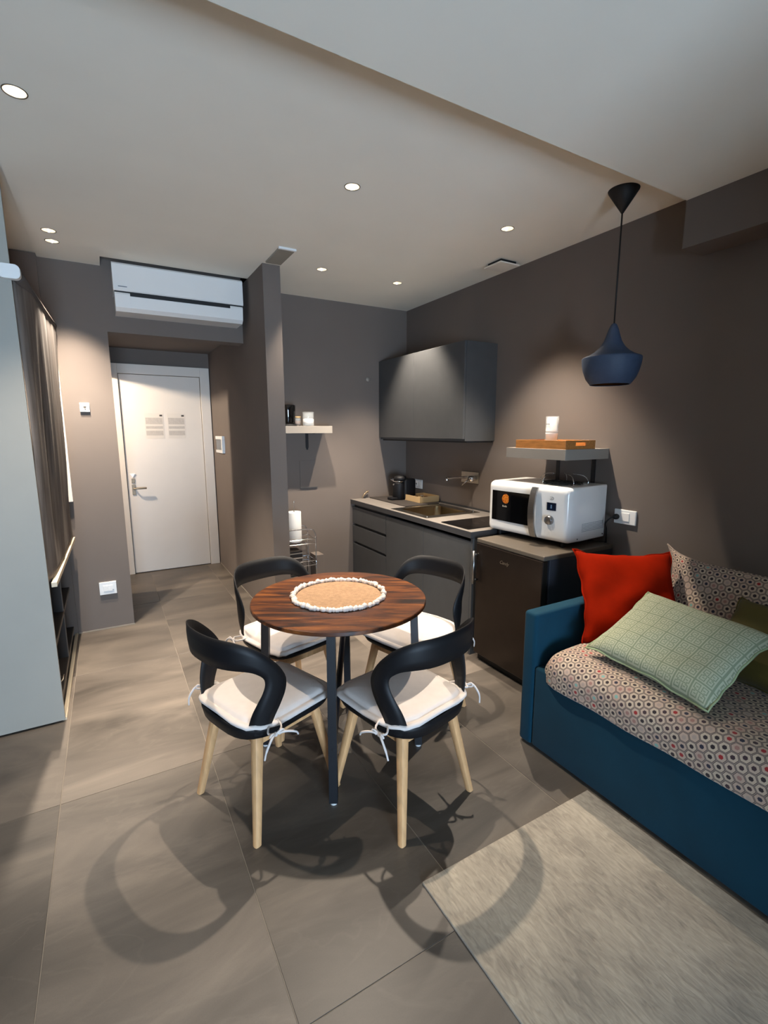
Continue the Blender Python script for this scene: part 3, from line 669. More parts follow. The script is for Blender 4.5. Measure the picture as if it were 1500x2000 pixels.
# ------------------------------------------------------------------ fridge
FX, FY0, FY1, FZ = 2.04, 1.795, 2.350, 0.836
t = thing('mini_fridge', 'dark brown under counter fridge with a silver bar handle', 'fridge', (2.33, 2.07, 0), world=True)
obj('body', B(FX + 0.055, XR - 0.03, FY0, FY1, 0.03, FZ - 0.025, bev=0.004), 'fridge_side', t)
bm = B(FX + 0.004, XR - 0.03, FY0 - 0.002, FY1 + 0.002, FZ - 0.028, FZ, bev=0.006); obj('top_board', bm, 'fridge_top', t)
dd = obj('fridge_door', B(FX, FX + 0.042, FY0, FY1, 0.05, FZ - 0.030, bev=0.006), 'dark_fridge', t)
obj('door_seal', B(FX + 0.042, FX + 0.056, FY0 + 0.012, FY1 - 0.012, 0.06, FZ - 0.04), 'gasket', t)
bm = tube(nb(), [(FX - 0.03, FY1 - 0.012, 0.535), (FX - 0.03, FY1 - 0.012, 0.755)], 0.010, 10)
tube(bm, [(FX - 0.03, FY1 - 0.012, 0.56), (FX + 0.002, FY1 - 0.012, 0.56)], 0.007, 8); tube(bm, [(FX - 0.03, FY1 - 0.012, 0.73), (FX + 0.002, FY1 - 0.012, 0.73)], 0.007, 8)
obj('handle', bm, 'brushed', dd, True)
tm = text_mesh('Candy', 0.030, 0.35); tm.materials.append(MATS['steel'])
o = bpy.data.objects.new('brand_mark', tm); C.objects.link(o); o.parent = dd
o.matrix_local = Matrix.Translation(Vector((FX - 0.0004, 2.095, 0.727)) - OFF[t.name]) @ Euler((R(90), 0, R(-90))).to_matrix().to_4x4()
obj('plinth', B(FX + 0.03, XR - 0.05, FY0 + 0.01, FY1 - 0.01, 0.0, 0.035), 'gasket', t)

# ------------------------------------------------------------------ microwave
mwy = math.atan2(0.065, 0.6)
t = thing('microwave', 'white rounded microwave with a curved steel handle on top of the fridge', 'microwave', (2.432, 2.152, 0.836), rz=mwy)
W, D, H = 0.612, 0.375, 0.330; h0 = 0.032      # local: -x front, y width
def mw_section(sx):
    return sx
bm = nb(); n = 9; secs = []
# loft of rounded rectangles from front face to back
for x, ins, rad in ((-D / 2 - 0.012, 0.034, 0.02), (-D / 2 - 0.009, 0.020, 0.024), (-D / 2 + 0.004, 0.007, 0.026), (-D / 2 + 0.028, 0.0, 0.028), (-D / 2 + 0.09, 0.0, 0.022), (-D / 2 + 0.12, 0.001, 0.012), (D / 2, 0.001, 0.008)):
    pts = rrect(W - 2 * ins, H - 2 * ins, rad, 5)
    secs.append([bm.verts.new((x - (0.012 * math.cos(math.pi * p[0] / W) if x < -D / 2 + 0.03 else 0), p[0], h0 + H / 2 + p[1])) for p in pts])
for a, b in zip(secs, secs[1:]):
    for i in range(len(a)): bm.faces.new((a[i], a[(i + 1) % len(a)], b[(i + 1) % len(a)], b[i]))
bm.faces.new(secs[0]); bm.faces.new(secs[-1]); bmesh.ops.recalc_face_normals(bm, faces=bm.faces)
mo = sharp(obj('housing', bm, 'white_gloss', t), 50)
def mwx(y): return -D / 2 - 0.0125 - 0.012 * math.cos(math.pi * y / W)
def mw_plate(y0, y1, z0, z1, th, nseg=8):
    b = nb(); fr = []
    for i in range(nseg + 1):
        y = y0 + (y1 - y0) * i / nseg; x = mwx(y)
        fr.append([b.verts.new((x - th, y, z0)), b.verts.new((x - th, y, z1)), b.verts.new((x + 0.006, y, z1)), b.verts.new((x + 0.006, y, z0))])
    for a, c in zip(fr, fr[1:]):
        for q in range(4): b.faces.new((a[q], a[(q + 1) % 4], c[(q + 1) % 4], c[q]))
    b.faces.new(fr[0]); b.faces.new(fr[-1]); bmesh.ops.recalc_face_normals(b, faces=b.faces); return b
# +y is the hinge side (far from the viewer), -y the control side
wdw = obj('window', mw_plate(-0.055, 0.262, h0 + 0.075, h0 + 0.270, 0.002), 'dark_glass', t)
hb = nb(); pth = []
for i in range(13):
    a = -1 + 2 * i / 12; z = h0 + 0.168 + a * 0.152; x = mwx(-0.085) - 0.012 - 0.034 * (1 - a * a) ** 0.8
    pth.append((x, -0.085, z))
sect = []
for i, p in enumerate(pth):
    sect.append([hb.verts.new((p[0] - 0.004, -0.066, p[2])), hb.verts.new((p[0] - 0.004, -0.108, p[2])), hb.verts.new((p[0] + 0.008, -0.108, p[2])), hb.verts.new((p[0] + 0.008, -0.066, p[2]))])
for a, b in zip(sect, sect[1:]):
    for q in range(4): hb.faces.new((a[q], a[(q + 1) % 4], b[(q + 1) % 4], b[q]))
hb.faces.new(sect[0]); hb.faces.new(sect[-1]); bmesh.ops.recalc_face_normals(hb, faces=hb.faces)
sharp(obj('door_handle', hb, 'brushed', t), 40)
obj('display', mw_plate(-0.222, -0.163, h0 + 0.190, h0 + 0.236, 0.0015, 4), 'screen', t)
obj('display_mark', mw_plate(-0.197, -0.188, h0 + 0.202, h0 + 0.224, 0.002, 1), 'screen_mark', t)
obj('dial', lathe(nb(), [(0, 0), (0.028, 0), (0.028, 0.006), (0.025, 0.020), (0.022, 0.022), (0, 0.022)], 28, Matrix.Translation((mwx(-0.185) + 0.001, -0.185, h0 + 0.132)) @ Matrix.Rotation(R(-90), 4, 'Y')), 'brushed', t, True)
pts = [(mwx(-0.192) - 0.0006, -0.192 + 0.014 * math.cos(a), h0 + 0.262 + 0.010 * math.sin(a)) for a in [R(40 + 290 * i / 14) for i in range(15)]]
bm = tube(nb(), pts, 0.0012, 5); tube(bm, [(pts[-1][0], -0.200, h0 + 0.266), (pts[-1][0], -0.186, h0 + 0.262), (pts[-1][0], -0.194, h0 + 0.256)], 0.0012, 5)
obj('swirl_mark', bm, 'mark_grey', t)
obj('round_sticker', lathe(nb(), [(0, 0), (0.031, 0), (0.030, 0.001), (0, 0.0015)], 24, Matrix.Translation((mwx(0.145) - 0.0018, 0.145, h0 + 0.222)) @ Matrix.Rotation(R(-90), 4, 'Y')), 'sticker', wdw)
bm = nb()
for i, (dy, hh) in enumerate(((0.018, 0.012), (0.009, 0.008), (0.001, 0.008), (-0.007, 0.011), (-0.013, 0.007))):
    box(bm, mwx(0.15) - 0.0026, mwx(0.15) - 0.0015, 0.15 + dy - 0.003, 0.15 + dy + 0.002, h0 + 0.168, h0 + 0.168 + hh)
obj('sticker_print', bm, 'sticker_text', wdw)
bm = nb()
for i in range(6):
    for j in range(14): box(bm, -0.06 + j * 0.017, -0.06 + j * 0.017 + 0.013, -W / 2 - 0.0003, -W / 2 + 0.004, h0 + 0.06 + i * 0.009, h0 + 0.0625 + i * 0.009)
v = obj('side_vents', bm, 'mark_grey', t)
for x in (-0.10, 0.17):
    obj('screw', lathe(nb(), [(0, 0), (0.005, 0), (0.004, 0.002), (0, 0.002)], 10, Matrix.Translation((x, -W / 2 + 0.0006, h0 + 0.022)) @ Matrix.Rotation(R(90), 4, 'X')), 'gasket', t)
for x in (-0.14, 0.15):
    for y in (-0.24, 0.24): obj('foot', lathe(nb(), [(0, 0), (0.014, 0), (0.016, h0 + 0.004), (0, h0 + 0.004)], 12, Matrix.Translation((x, y, 0.0))), 'gasket', t)
# wire trivet on the microwave
t = thing('wire_trivet', 'tangled black and chrome wire trivet lying on the microwave', 'trivet', (2.44, 2.03, 0.836 + h0 + H + 0.0005), rz=mwy)
bm = nb()
for k in range(9):
    rr_ = 0.02 + 0.011 * k
    pts = [(rr_ * math.cos(2 * math.pi * i / 18) * 1.0, rr_ * 1.15 * math.sin(2 * math.pi * i / 18), 0.006 + 0.006 * random.random()) for i in range(18)]
    tube(bm, pts, 0.0022, 5, closed=True)
for k in range(8):
    a = math.pi * k / 8
    tube(bm, [(-0.11 * math.cos(a), -0.125 * math.sin(a), 0.005), (0, 0, 0.009 + 0.004 * random.random()), (0.11 * math.cos(a), 0.125 * math.sin(a), 0.005)], 0.002, 5)
obj('wire_grid', bm, 'black_metal', t)
for k, a in enumerate((20, 95, 160, 235, 300)):
    ca_, sa_ = math.cos(R(a)), math.sin(R(a))
    obj('wire_leg', tube(nb(), sm([(0.10 * ca_, 0.115 * sa_, 0.003), (0.13 * ca_, 0.15 * sa_, 0.004), (0.13 * ca_, 0.15 * sa_, 0.03), (0.10 * ca_, 0.12 * sa_, 0.055), (0.05 * ca_, 0.06 * sa_, 0.062)], 4), 0.0026, 6), 'chrome', t, True)

# ------------------------------------------------------------------ shelf with tray on the kitchen wall
def shelf_bracket(parent, x, y, z, ax, dep, drop):
    bm = nb()
    if ax == 'X':   # wall on +X
        box(bm, XR - 0.004, XR, y - 0.014, y + 0.014, z - drop, z); box(bm, XR - dep, XR, y - 0.014, y + 0.014, z - 0.004, z)
        prism(bm, [(y - 0.014, z - drop), (y + 0.014, z - drop), (y + 0.006, z - drop - 0.025), (y - 0.006, z - drop - 0.025)], 'X', XR - 0.004, XR)
    else:
        box(bm, x - 0.014, x + 0.014, YB - 0.004, YB, z - drop, z); box(bm, x - 0.014, x + 0.014, YB - dep, YB, z - 0.004, z)
        prism(bm, [(x - 0.014, z - drop), (x + 0.014, z - drop), (x + 0.006, z - drop - 0.025), (x - 0.006, z - drop - 0.025)], 'Y', YB - 0.004, YB)
    return obj('bracket', bm, 'black_metal', parent)
t = thing('wall_shelf', 'thick grey wall shelf above the microwave holding a wooden tray', 'shelf', (2.48, 2.13, 1.352), world=True)
obj('board', B(2.285, XR, 1.891, 2.367, 1.352, 1.415, bev=0.0015, seg=1), 'shelf_grey', t)
for y in (1.99, 2.27): shelf_bracket(t, 0, y, 1.352, 'X', 0.26, 0.17)
t = thing('wooden_tray', 'oblong wooden tray with cut out handles on the thick wall shelf', 'tray', (2.43, 2.10, 1.415), world=True)
z0, z1 = 1.415, 1.466; tx0, tx1, ty0, ty1 = 2.293, 2.555, 1.900, 2.292
obj('base', B(tx0, tx1, ty0, ty1, z0, z0 + 0.006), 'tray_wood', t)
for a in ((tx0, tx0 + 0.01, ty0, ty1), (tx1 - 0.01, tx1, ty0, ty1)): obj('long_side', B(a[0], a[1], a[2], a[3], z0 + 0.006, z1, bev=0.001, seg=1), 'tray_wood', t)
for yy in (ty0, ty1 - 0.01):
    bm = nb(); cx = (tx0 + tx1) / 2
    out = [(tx0 + 0.01, z0 + 0.006), (tx1 - 0.01, z0 + 0.006), (tx1 - 0.01, z1), (tx0 + 0.01, z1)]
    box(bm, tx0 + 0.01, tx1 - 0.01, yy, yy + 0.01, z0 + 0.006, z0 + 0.020); box(bm, tx0 + 0.01, tx1 - 0.01, yy, yy + 0.01, z1 - 0.012, z1)
    box(bm, tx0 + 0.01, cx - 0.045, yy, yy + 0.01, z0 + 0.020, z1 - 0.012); box(bm, cx + 0.045, tx1 - 0.01, yy, yy + 0.01, z0 + 0.020, z1 - 0.012)
    obj('handle_side', bm, 'tray_wood', t)
t = thing('paper_cup', 'stack of white paper cups in clear wrap standing in the tray', 'cups', (2.435, 2.13, 1.421))
for k in range(2):
    z = 0.0 + k * 0.092
    o = obj('cup', lathe(nb(), [(0, z + 0.086), (0.0335, z + 0.086), (0.0355, z + 0.090), (0.0375, z + 0.086), (0.0375, z + 0.081), (0.036, z + 0.078), (0.029, z + 0.001), (0.0, z + 0.001)] if k == 0 else [(0, z + 0.001), (0.036, z + 0.001), (0.038, z + 0.006), (0.036, z + 0.012), (0.030, z + 0.088), (0.028, z + 0.092), (0, z + 0.092)], 26), 'paper_white', t, True)
bm = nb()
for i in range(3): box(bm, -0.037, -0.0352, -0.012 + i * 0.009, -0.006 + i * 0.009, 0.138, 0.146)
obj('cup_print', bm, 'mark_grey', t)
obj('clear_wrap', lathe(nb(), [(0.039, 0.0), (0.0395, 0.19), (0.0390, 0.19), (0.0385, 0.0)], 26, cap=False), 'glass', t, True)
# small shelf in the niche
t = thing('wall_shelf', 'small thick grey shelf in the niche beside the partition', 'shelf', (1.48, 4.1, 1.505), world=True)
obj('board', B(XPT, 1.757, 3.99, YB, 1.505, 1.568, bev=0.0015, seg=1), 'shelf_grey', t)
shelf_bracket(t, 1.60, 0, 1.505, 'Y', 0.17, 0.125)
shelf_bracket(t, 1.30, 0, 1.505, 'Y', 0.17, 0.125)
t = thing('kettle', 'glossy black kettle on the small niche shelf', 'kettle', (1.378, 4.07, 1.568))
obj('body', lathe(nb(), [(0, 0.018), (0.058, 0.018), (0.062, 0.03), (0.066, 0.15), (0.066, 0.172), (0.06, 0.178), (0, 0.180)], 32), 'dark_glass', t, True)
obj('base', lathe(nb(), [(0, 0), (0.075, 0), (0.078, 0.006), (0.07, 0.017), (0, 0.017)], 28), 'black_plastic', t, True)
obj('handle', tube(nb(), sm([(-0.055, 0.0, 0.165), (-0.10, 0, 0.165), (-0.115, 0, 0.14), (-0.11, 0, 0.06), (-0.09, 0, 0.04), (-0.06, 0, 0.04)], 4), 0.010, 8), 'black_plastic', t, True)
t = thing('storage_jar', 'glass jar half full of white sugar on the small niche shelf', 'jar', (1.555, 4.05, 1.568))
obj('glass_wall', lathe(nb(), [(0, 0.0), (0.047, 0.0), (0.05, 0.004), (0.05, 0.10), (0.048, 0.112), (0.046, 0.11), (0.0475, 0.10), (0.0475, 0.005), (0, 0.004)], 28), 'glass', t, True)
obj('sugar', lathe(nb(), [(0, 0.0045), (0.047, 0.0045), (0.047, 0.060), (0.02, 0.066), (0, 0.064)], 28), 'sugar', t, True)
obj('lid', lathe(nb(), [(0, 0.108), (0.05, 0.108), (0.053, 0.112), (0.053, 0.118), (0.048, 0.121), (0, 0.121)], 28), 'glass', t, True)
t = thing('storage_jar', 'small glass jar with brown contents and a cork lid on the niche shelf', 'jar', (1.488, 4.14, 1.568))
obj('glass_wall', lathe(nb(), [(0, 0.0), (0.028, 0.0), (0.03, 0.004), (0.03, 0.06), (0.026, 0.07), (0.0245, 0.07), (0.0285, 0.06), (0.0285, 0.005), (0, 0.004)], 24), 'glass', t, True)
obj('contents', lathe(nb(), [(0, 0.0045), (0.028, 0.0045), (0.028, 0.045), (0, 0.048)], 24), 'brown_content', t, True)
obj('lid', lathe(nb(), [(0, 0.068), (0.027, 0.068), (0.029, 0.072), (0.029, 0.084), (0, 0.086)], 24), 'kraft', t, True)

# ------------------------------------------------------------------ wire rack, paper roll, pipe box
t = thing('wire_rack', 'chrome wire rack with several tiers standing in the niche corner', 'rack', (1.385, 4.06, 0), world=True)
rx0, rx1, ry0, ry1 = 1.21, 1.56, 3.96, 4.16
for x, y in ((rx0, ry0), (rx1, ry0), (rx0, ry1), (rx1, ry1)):
    obj('post', tube(nb(), [(x, y, 0.0), (x, y, 0.60)], 0.005, 8), 'chrome', t, True)
for y in (ry0, ry1):
    obj('handle', tube(nb(), sm([(rx1, y, 0.595), (rx1 - 0.015, y, 0.64), (rx1 - 0.06, y, 0.665), (rx0 + 0.06, y, 0.665), (rx0 + 0.015, y, 0.64), (rx0, y, 0.595)], 4), 0.0055, 8), 'chrome', t, True)
for z in (0.535, 0.335, 0.12):
    bm = nb()
    for zz in (z, z + 0.04): tube(bm, [(rx0, ry0, zz), (rx1, ry0, zz), (rx1, ry1, zz), (rx0, ry1, zz)], 0.004, 6, closed=True)
    for i in range(1, 14): tube(bm, [(rx0 + (rx1 - rx0) * i / 14, ry0, z), (rx0 + (rx1 - rx0) * i / 14, ry1, z)], 0.002, 5)
    obj('tier', bm, 'chrome', t)
t = thing('paper_roll', 'white kitchen paper roll on a stand in the wire rack', 'paper roll', (1.40, 4.06, 0.54))
obj('roll', lathe(nb(), [(0.02, 0.004), (0.060, 0.004), (0.062, 0.01), (0.062, 0.27), (0.060, 0.276), (0.02, 0.276), (0.02, 0.004)], 32, cap=False), 'paper_white', t, True)
obj('stand_rod', tube(nb(), [(0, 0, 0.0), (0, 0, 0.36)], 0.004, 8), 'chrome', t, True)
obj('knob', lathe(nb(), [(0, -0.009), (0.009, -0.003), (0.009, 0.004), (0, 0.010)], 12, Matrix.Translation((0, 0, 0.365))), 'chrome', t, True)
obj('stand_base', lathe(nb(), [(0, 0), (0.055, 0), (0.055, 0.003), (0, 0.003)], 24), 'chrome', t)
for k, (z, lb) in enumerate(((0.3405, 'dark box on the middle tier of the wire rack'), (0.1255, 'dark box on the lowest tier of the wire rack'))):
    t = thing('storage_box', lb, 'box', (1.335, 4.06, z), world=True)
    obj('box_body', B(1.24, 1.44, 3.985, 4.135, z, z + 0.13, bev=0.003), 'wardrobe_dark', t)
    bm = nb()
    for i in range(3): box(bm, 1.238, 1.442, 3.982, 4.138, z + 0.02 + i * 0.042, z + 0.03 + i * 0.042)
    obj('band', bm, 'shelf_grey', t)
struct('trim_2', B(1.60, 1.685, 4.08, YB, 0, 0.385, bev=0.003), 'wall')

# ------------------------------------------------------------------ wardrobe with roller blind
t = thing('wardrobe', 'built in open wardrobe with a pale grey side panel and dark interior', 'wardrobe', (-0.68, 3.5, 0), world=True)
obj('near_side_panel', B(XL, -0.312, 2.873, 2.893, 0.012, ZC + 0.015), 'panel_grey', t)
obj('far_side_panel', B(XL, -0.303, YE - 0.022, YE - 0.001, 0.0, ZC + 0.015), 'wall', t)
obj('back_panel', B(XL, XL + 0.012, 2.893, YE - 0.022, 0.0, ZC + 0.015), 'wardrobe_dark', t)
for z in (0.05, 0.36, 0.74):
    s_ = obj('shelf', B(XL + 0.012, -0.332, 2.893, YE - 0.022, z, z + 0.022), 'wardrobe_dark', t)
    obj('edge_strip', B(-0.332, -0.328, 2.893, YE - 0.022, z, z + 0.022), 'wardrobe_edge', s_)
dv = obj('divider', B(XL + 0.012, -0.332, 3.58, 3.60, 0.072, 0.74), 'wardrobe_dark', t)
obj('edge_strip', B(-0.332, -0.328, 3.58, 3.60, 0.072, 0.74), 'wardrobe_edge', dv)
obj('plinth', B(-0.325, -0.306, 2.893, YE - 0.022, 0.0, 0.014), 'wood_edge', t)
obj('wire_handle', tube(nb(), sm([(-0.330, 3.02, 0.16), (-0.318, 3.03, 0.17), (-0.316, 3.06, 0.18), (-0.318, 3.09, 0.17), (-0.330, 3.10, 0.16)], 4), 0.003, 6), 'steel', t, True)
t = thing('roller_blind', 'grey brown fabric roller blind hanging over the wardrobe opening', 'blind', (-0.28, 3.5, 0.74), world=True)
RN = Vector((-0.285, 2.885, 2.222)); RF = Vector((-0.25, 4.13, 2.238))
obj('roller_tube', tube(nb(), [RN, RF], 0.024, 16), M('roller_dark', (66, 56, 50), 0.6), t, True)
bm = nb(); nu, nv = 60, 40; g = []
for i in range(nu + 1):
    u = i / nu; row = []
    for j in range(nv + 1):
        v = j / nv
        y = 2.905 + (4.115 - 2.905) * u
        xt = RN.x + (RF.x - RN.x) * u + 0.018; xb = -0.292 + (-0.268 + 0.292) * u
        amp = 0.018 * math.sin(math.pi * v) * (0.4 + 0.6 * v)
        x = xt + (xb - xt) * v - 0.045 * math.exp(-u * 16) + amp * math.sin(u * 17 + 0.8 * math.sin(v * 3)) + 0.006 * math.sin(u * 41 + v * 2) * math.sin(math.pi * v)
        row.append(bm.verts.new((x, y, 2.23 + (0.755 - 2.23) * v)))
    g.append(row)
for i in range(nu):
    for j in range(nv): bm.faces.new((g[i][j], g[i + 1][j], g[i + 1][j + 1], g[i][j + 1]))
fb = obj('fabric', bm, 'blind', t, True)
sd = fb.modifiers.new('thick', 'SOLIDIFY'); sd.thickness = 0.0012
bm = nb(); prism(bm, [(-0.012, -0.012), (0.012, -0.012), (0.012, 0.012), (-0.012, 0.012)], 'Y', 0, 1.225)
bmesh.ops.transform(bm, matrix=Matrix.Translation((-0.292, 2.90, 0.748)) @ Matrix.Rotation(R(-1.1), 4, 'Z'), verts=bm.verts)
obj('bottom_bar', bm, 'wood_edge', t)
bm = nb(); prism(bm, rrect(0.085, 0.062, 0.022, 5), 'Y', 2.836, 2.872); bmesh.ops.translate(bm, vec=(-0.315, 0, 2.236), verts=bm.verts)
box(bm, -0.42, -0.34, 2.855, 2.872, 2.215, 2.255, bev=0.004)
obj('end_cap', bm, 'plastic_white', t)
bm = B(-0.262, -0.232, 4.125, 4.147, 2.20, 2.255, bev=0.004); box(bm, -0.285, -0.27, 4.10, 4.12, 2.205, 2.23, bev=0.003)
obj('far_bracket', bm, 'plastic_white', t)
obj('white_strip', B(-0.272, -0.244, 4.128, YE - 0.0005, 1.02, 2.20, bev=0.002), 'white_matte', t)  # plain white upright strip at the far edge of the opening

# ------------------------------------------------------------------ table
tc_ = Vector((0.882, 1.962, 0)); trz = R(-30)
TR_, TZ = 0.402, 0.762
t = thing('round_table', 'round rustic brown table with thin black metal legs', 'table', tc_, rz=trz)
obj('tabletop', lathe(nb(), [(0, TZ - 0.020), (TR_ - 0.003, TZ - 0.020), (TR_, TZ - 0.017), (TR_, TZ - 0.003), (TR_ - 0.003, TZ), (0, TZ)], 72), 'table_wood', t); sharp(t.children[0], 30)
LT = [(0.345, 0), (0, 0.345), (-0.345, 0), (0, -0.345)]; LB_ = 0.375
for k, (x, y) in enumerate(LT):
    dx, dy = x / 0.345, y / 0.345
    bm = nb(); tp = []
    for r_, z in ((0.345, TZ - 0.021), (LB_, 0.012)):
        hw = 0.0175; th = 0.0175
        cx, cy = dx * r_, dy * r_; txx, tyy = -dy, dx
        tp.append([bm.verts.new((cx + txx * hw * a + dx * th * b, cy + tyy * hw * a + dy * th * b, z)) for a, b in ((-1, -1), (1, -1), (1, 1), (-1, 1))])
    for q in range(4): bm.faces.new((tp[0][q], tp[0][(q + 1) % 4], tp[1][(q + 1) % 4], tp[1][q]))
    bm.faces.new(tp[0]); bm.faces.new(tp[1]); bmesh.ops.recalc_face_normals(bm, faces=bm.faces)
    lg = obj('leg', bm, 'black_metal', t)
    obj('foot', lathe(nb(), [(0, 0), (0.014, 0), (0.015, 0.012), (0, 0.012)], 12, Matrix.Translation((dx * LB_, dy * LB_, 0))), 'rubber', lg)
    zz = 0.25
    if k in (2, 3): obj('bolt', lathe(nb(), [(0, 0), (0.006, 0), (0.005, 0.003), (0, 0.003)], 10, Matrix.Translation((dx * 0.3815, dy * 0.3815, zz)) @ Matrix(((0, 0, dx), (0, 1, dy) if dx else (1, 0, dy), (1, 0, 0) if dx else (0, 1, 0))).to_4x4()), 'gasket', lg)
for a, b in (((0, -0.350, 0.25), (0, 0.340, 0.60)),):
    obj('brace', tube(nb(), [a, b], 0.014, 6), 'black_metal', t)
# placemat
t = thing('placemat', 'round woven jute placemat with white pompom edge', 'placemat', (tc_.x + 0.005, tc_.y + 0.018, TZ))
pr = [(0, 0.004)]
for k in range(21):
    r0 = 0.0095 * k
    for a in (0.2, 0.5, 0.8): pr.append((r0 + 0.0095 * a, 0.003 + 0.003 * math.sin(math.pi * a)))
pr += [(0.201, 0.001), (0.201, 0.0)]
obj('woven_disc', lathe(nb(), pr, 56, cap=True), 'jute', t, True)
bm = nb()
for k in range(104):
    a = 2 * math.pi * k / 104 + random.uniform(-0.02, 0.02); r_ = 0.211 + random.uniform(-0.004, 0.006); s = random.uniform(0.0095, 0.0145)
    q = bmesh.new(); bmesh.ops.create_icosphere(q, subdivisions=1, radius=s)
    for v in q.verts: v.co *= random.uniform(0.85, 1.15)
    merge(bm, q, Matrix.Translation((r_ * math.cos(a), r_ * math.sin(a), s * 0.85)))
o = obj('pompom_edge', bm, 'pompom', t, True); o['kind'] = 'stuff'

# ------------------------------------------------------------------ chairs
_PT = []
for _i in range(241):
    _th = math.pi / 2 * _i / 240; _e = 2 / 2.7
    _PT.append((-0.045 - 0.182 * math.cos(_th) ** _e, 0.204 * math.sin(_th) ** _e))
_PS = [0.0]
for _a, _b in zip(_PT, _PT[1:]): _PS.append(_PS[-1] + math.hypot(_b[0] - _a[0], _b[1] - _a[1]))
def plan(s):
    """plan curve of the chair shell: s along the perimeter from rear centre (x back negative, facing +x)"""
    sg = 1 if s >= 0 else -1; a = abs(s)
    if a >= _PS[-1]: return (_PT[-1][0] + a - _PS[-1], sg * _PT[-1][1])
    lo, hi = 0, 240
    while hi - lo > 1:
        md_ = (lo + hi) // 2
        if _PS[md_] <= a: lo = md_
        else: hi = md_
    f = (a - _PS[lo]) / (_PS[hi] - _PS[lo])
    return (_PT[lo][0] + (_PT[hi][0] - _PT[lo][0]) * f, sg * (_PT[lo][1] + (_PT[hi][1] - _PT[lo][1]) * f))
def chair_proto():
    t = thing('dining_chair', None, 'chair')
    # shell: rounded square bowl
    def outline(sx, sy, n=40):
        out = []
        for i in range(n):
            a = 2 * math.pi * i / n; c, s = math.cos(a), math.sin(a)
            e = 0.45 if c > 0 else 0.68
            out.append((sx * math.copysign(abs(c) ** e, c), sy * math.copysign(abs(s) ** (0.45 if c > 0 else 0.6), s)))
        return out
    bm = nb(); lev = []
    for k, (sc_, z0, zr) in enumerate(((0.70, 0.398, 0.385), (0.88, 0.402, 0.388), (0.97, 0.412, 0.402), (1.0, 0.426, 0.436), (1.0, 0.432, 0.452), (0.97, 0.432, 0.452), (0.93, 0.426, 0.436), (0.6, 0.423, 0.423))):
        ring = []
        for x, y in outline(0.222 * sc_, 0.216 * sc_):
            f = max(0.0, min(1.0, (-x / 0.222 - 0.0) / 0.9)); ring.append(bm.verts.new((x - 0.005, y, z0 + (zr - z0) * f)))
        lev.append(ring)
    for a, b in zip(lev, lev[1:]):
        for i in range(len(a)): bm.faces.new((a[i], a[(i + 1) % len(a)], b[(i + 1) % len(a)], b[i]))
    bm.faces.new(lev[0]); bm.faces.new(lev[-1]); bmesh.ops.recalc_face_normals(bm, faces=bm.faces)
    obj('seat_shell', bm, 'black_plastic', t, True)
    # backrest ribbon on a curved surface
    half = [((0.0, 0.803), (0.0, 0.690)), ((0.08, 0.803), (0.08, 0.690)), ((0.145, 0.797), (0.14, 0.690)), ((0.20, 0.768), (0.182, 0.684)), ((0.245, 0.722), (0.208, 0.668)), ((0.282, 0.672), (0.224, 0.648)),
            ((0.305, 0.622), (0.228, 0.622)), ((0.302, 0.575), (0.220, 0.590)), ((0.284, 0.530), (0.203, 0.552)), ((0.262, 0.485), (0.184, 0.508)), ((0.247, 0.445), (0.170, 0.460)), ((0.238, 0.405), (0.162, 0.410))]
    def up_(pp, sub=3):
        o_ = sm([(p[0][0], p[0][1], 0) for p in pp], sub); i_ = sm([(p[1][0], p[1][1], 0) for p in pp], sub)
        return list(zip(o_, i_))
    R_ = up_(half); full = [(Vector((-a.x, a.y, 0)), Vector((-b.x, b.y, 0))) for a, b in R_[::-1]][:-1] + R_
    def P(s, z, out=0.0):
        x, y = plan(s); e = 0.004
        x2, y2 = plan(s + e); x1, y1 = plan(s - e)
        tx, ty = x2 - x1, y2 - y1; l = math.hypot(tx, ty) or 1; nx, ny = ty / l, -tx / l
        if s > 0 and False: pass
        if nx * (x + 0.0) + ny * y < 0: nx, ny = -nx, -ny
        lean = (z - 0.42) * 0.06
        q = lean * max(0.0, math.cos(min(abs(s) / 0.33, 1) * math.pi / 2)) + 0.020 * math.sin(max(0, min(1, (z - 0.42) / 0.22)) * math.pi / 2)
        return Vector((x + nx * (q + out), y + ny * (q + out), z))
    bm = nb(); rr = []
    for a, b in full:
        mid = [(a.x, a.y), (a.x + (b.x - a.x) / 3, a.y + (b.y - a.y) / 3), (a.x + (b.x - a.x) * 2 / 3, a.y + (b.y - a.y) * 2 / 3), (b.x, b.y)]
        outer = [P(*mid[0], 0.0025), P(*mid[1], 0.0055), P(*mid[2], 0.0055), P(*mid[3], 0.0025)]
        inner = [P(*mid[3], -0.0025), P(*mid[2], -0.0055), P(*mid[1], -0.0055), P(*mid[0], -0.0025)]
        rr.append([bm.verts.new(p) for p in outer + inner])
    for a, b in zip(rr, rr[1:]):
        for i in range(8): bm.faces.new((a[i], a[(i + 1) % 8], b[(i + 1) % 8], b[i]))
    bm.faces.new(rr[0]); bm.faces.new(rr[-1]); bmesh.ops.recalc_face_normals(bm, faces=bm.faces)
    obj('backrest', bm, 'black_plastic', t, True)
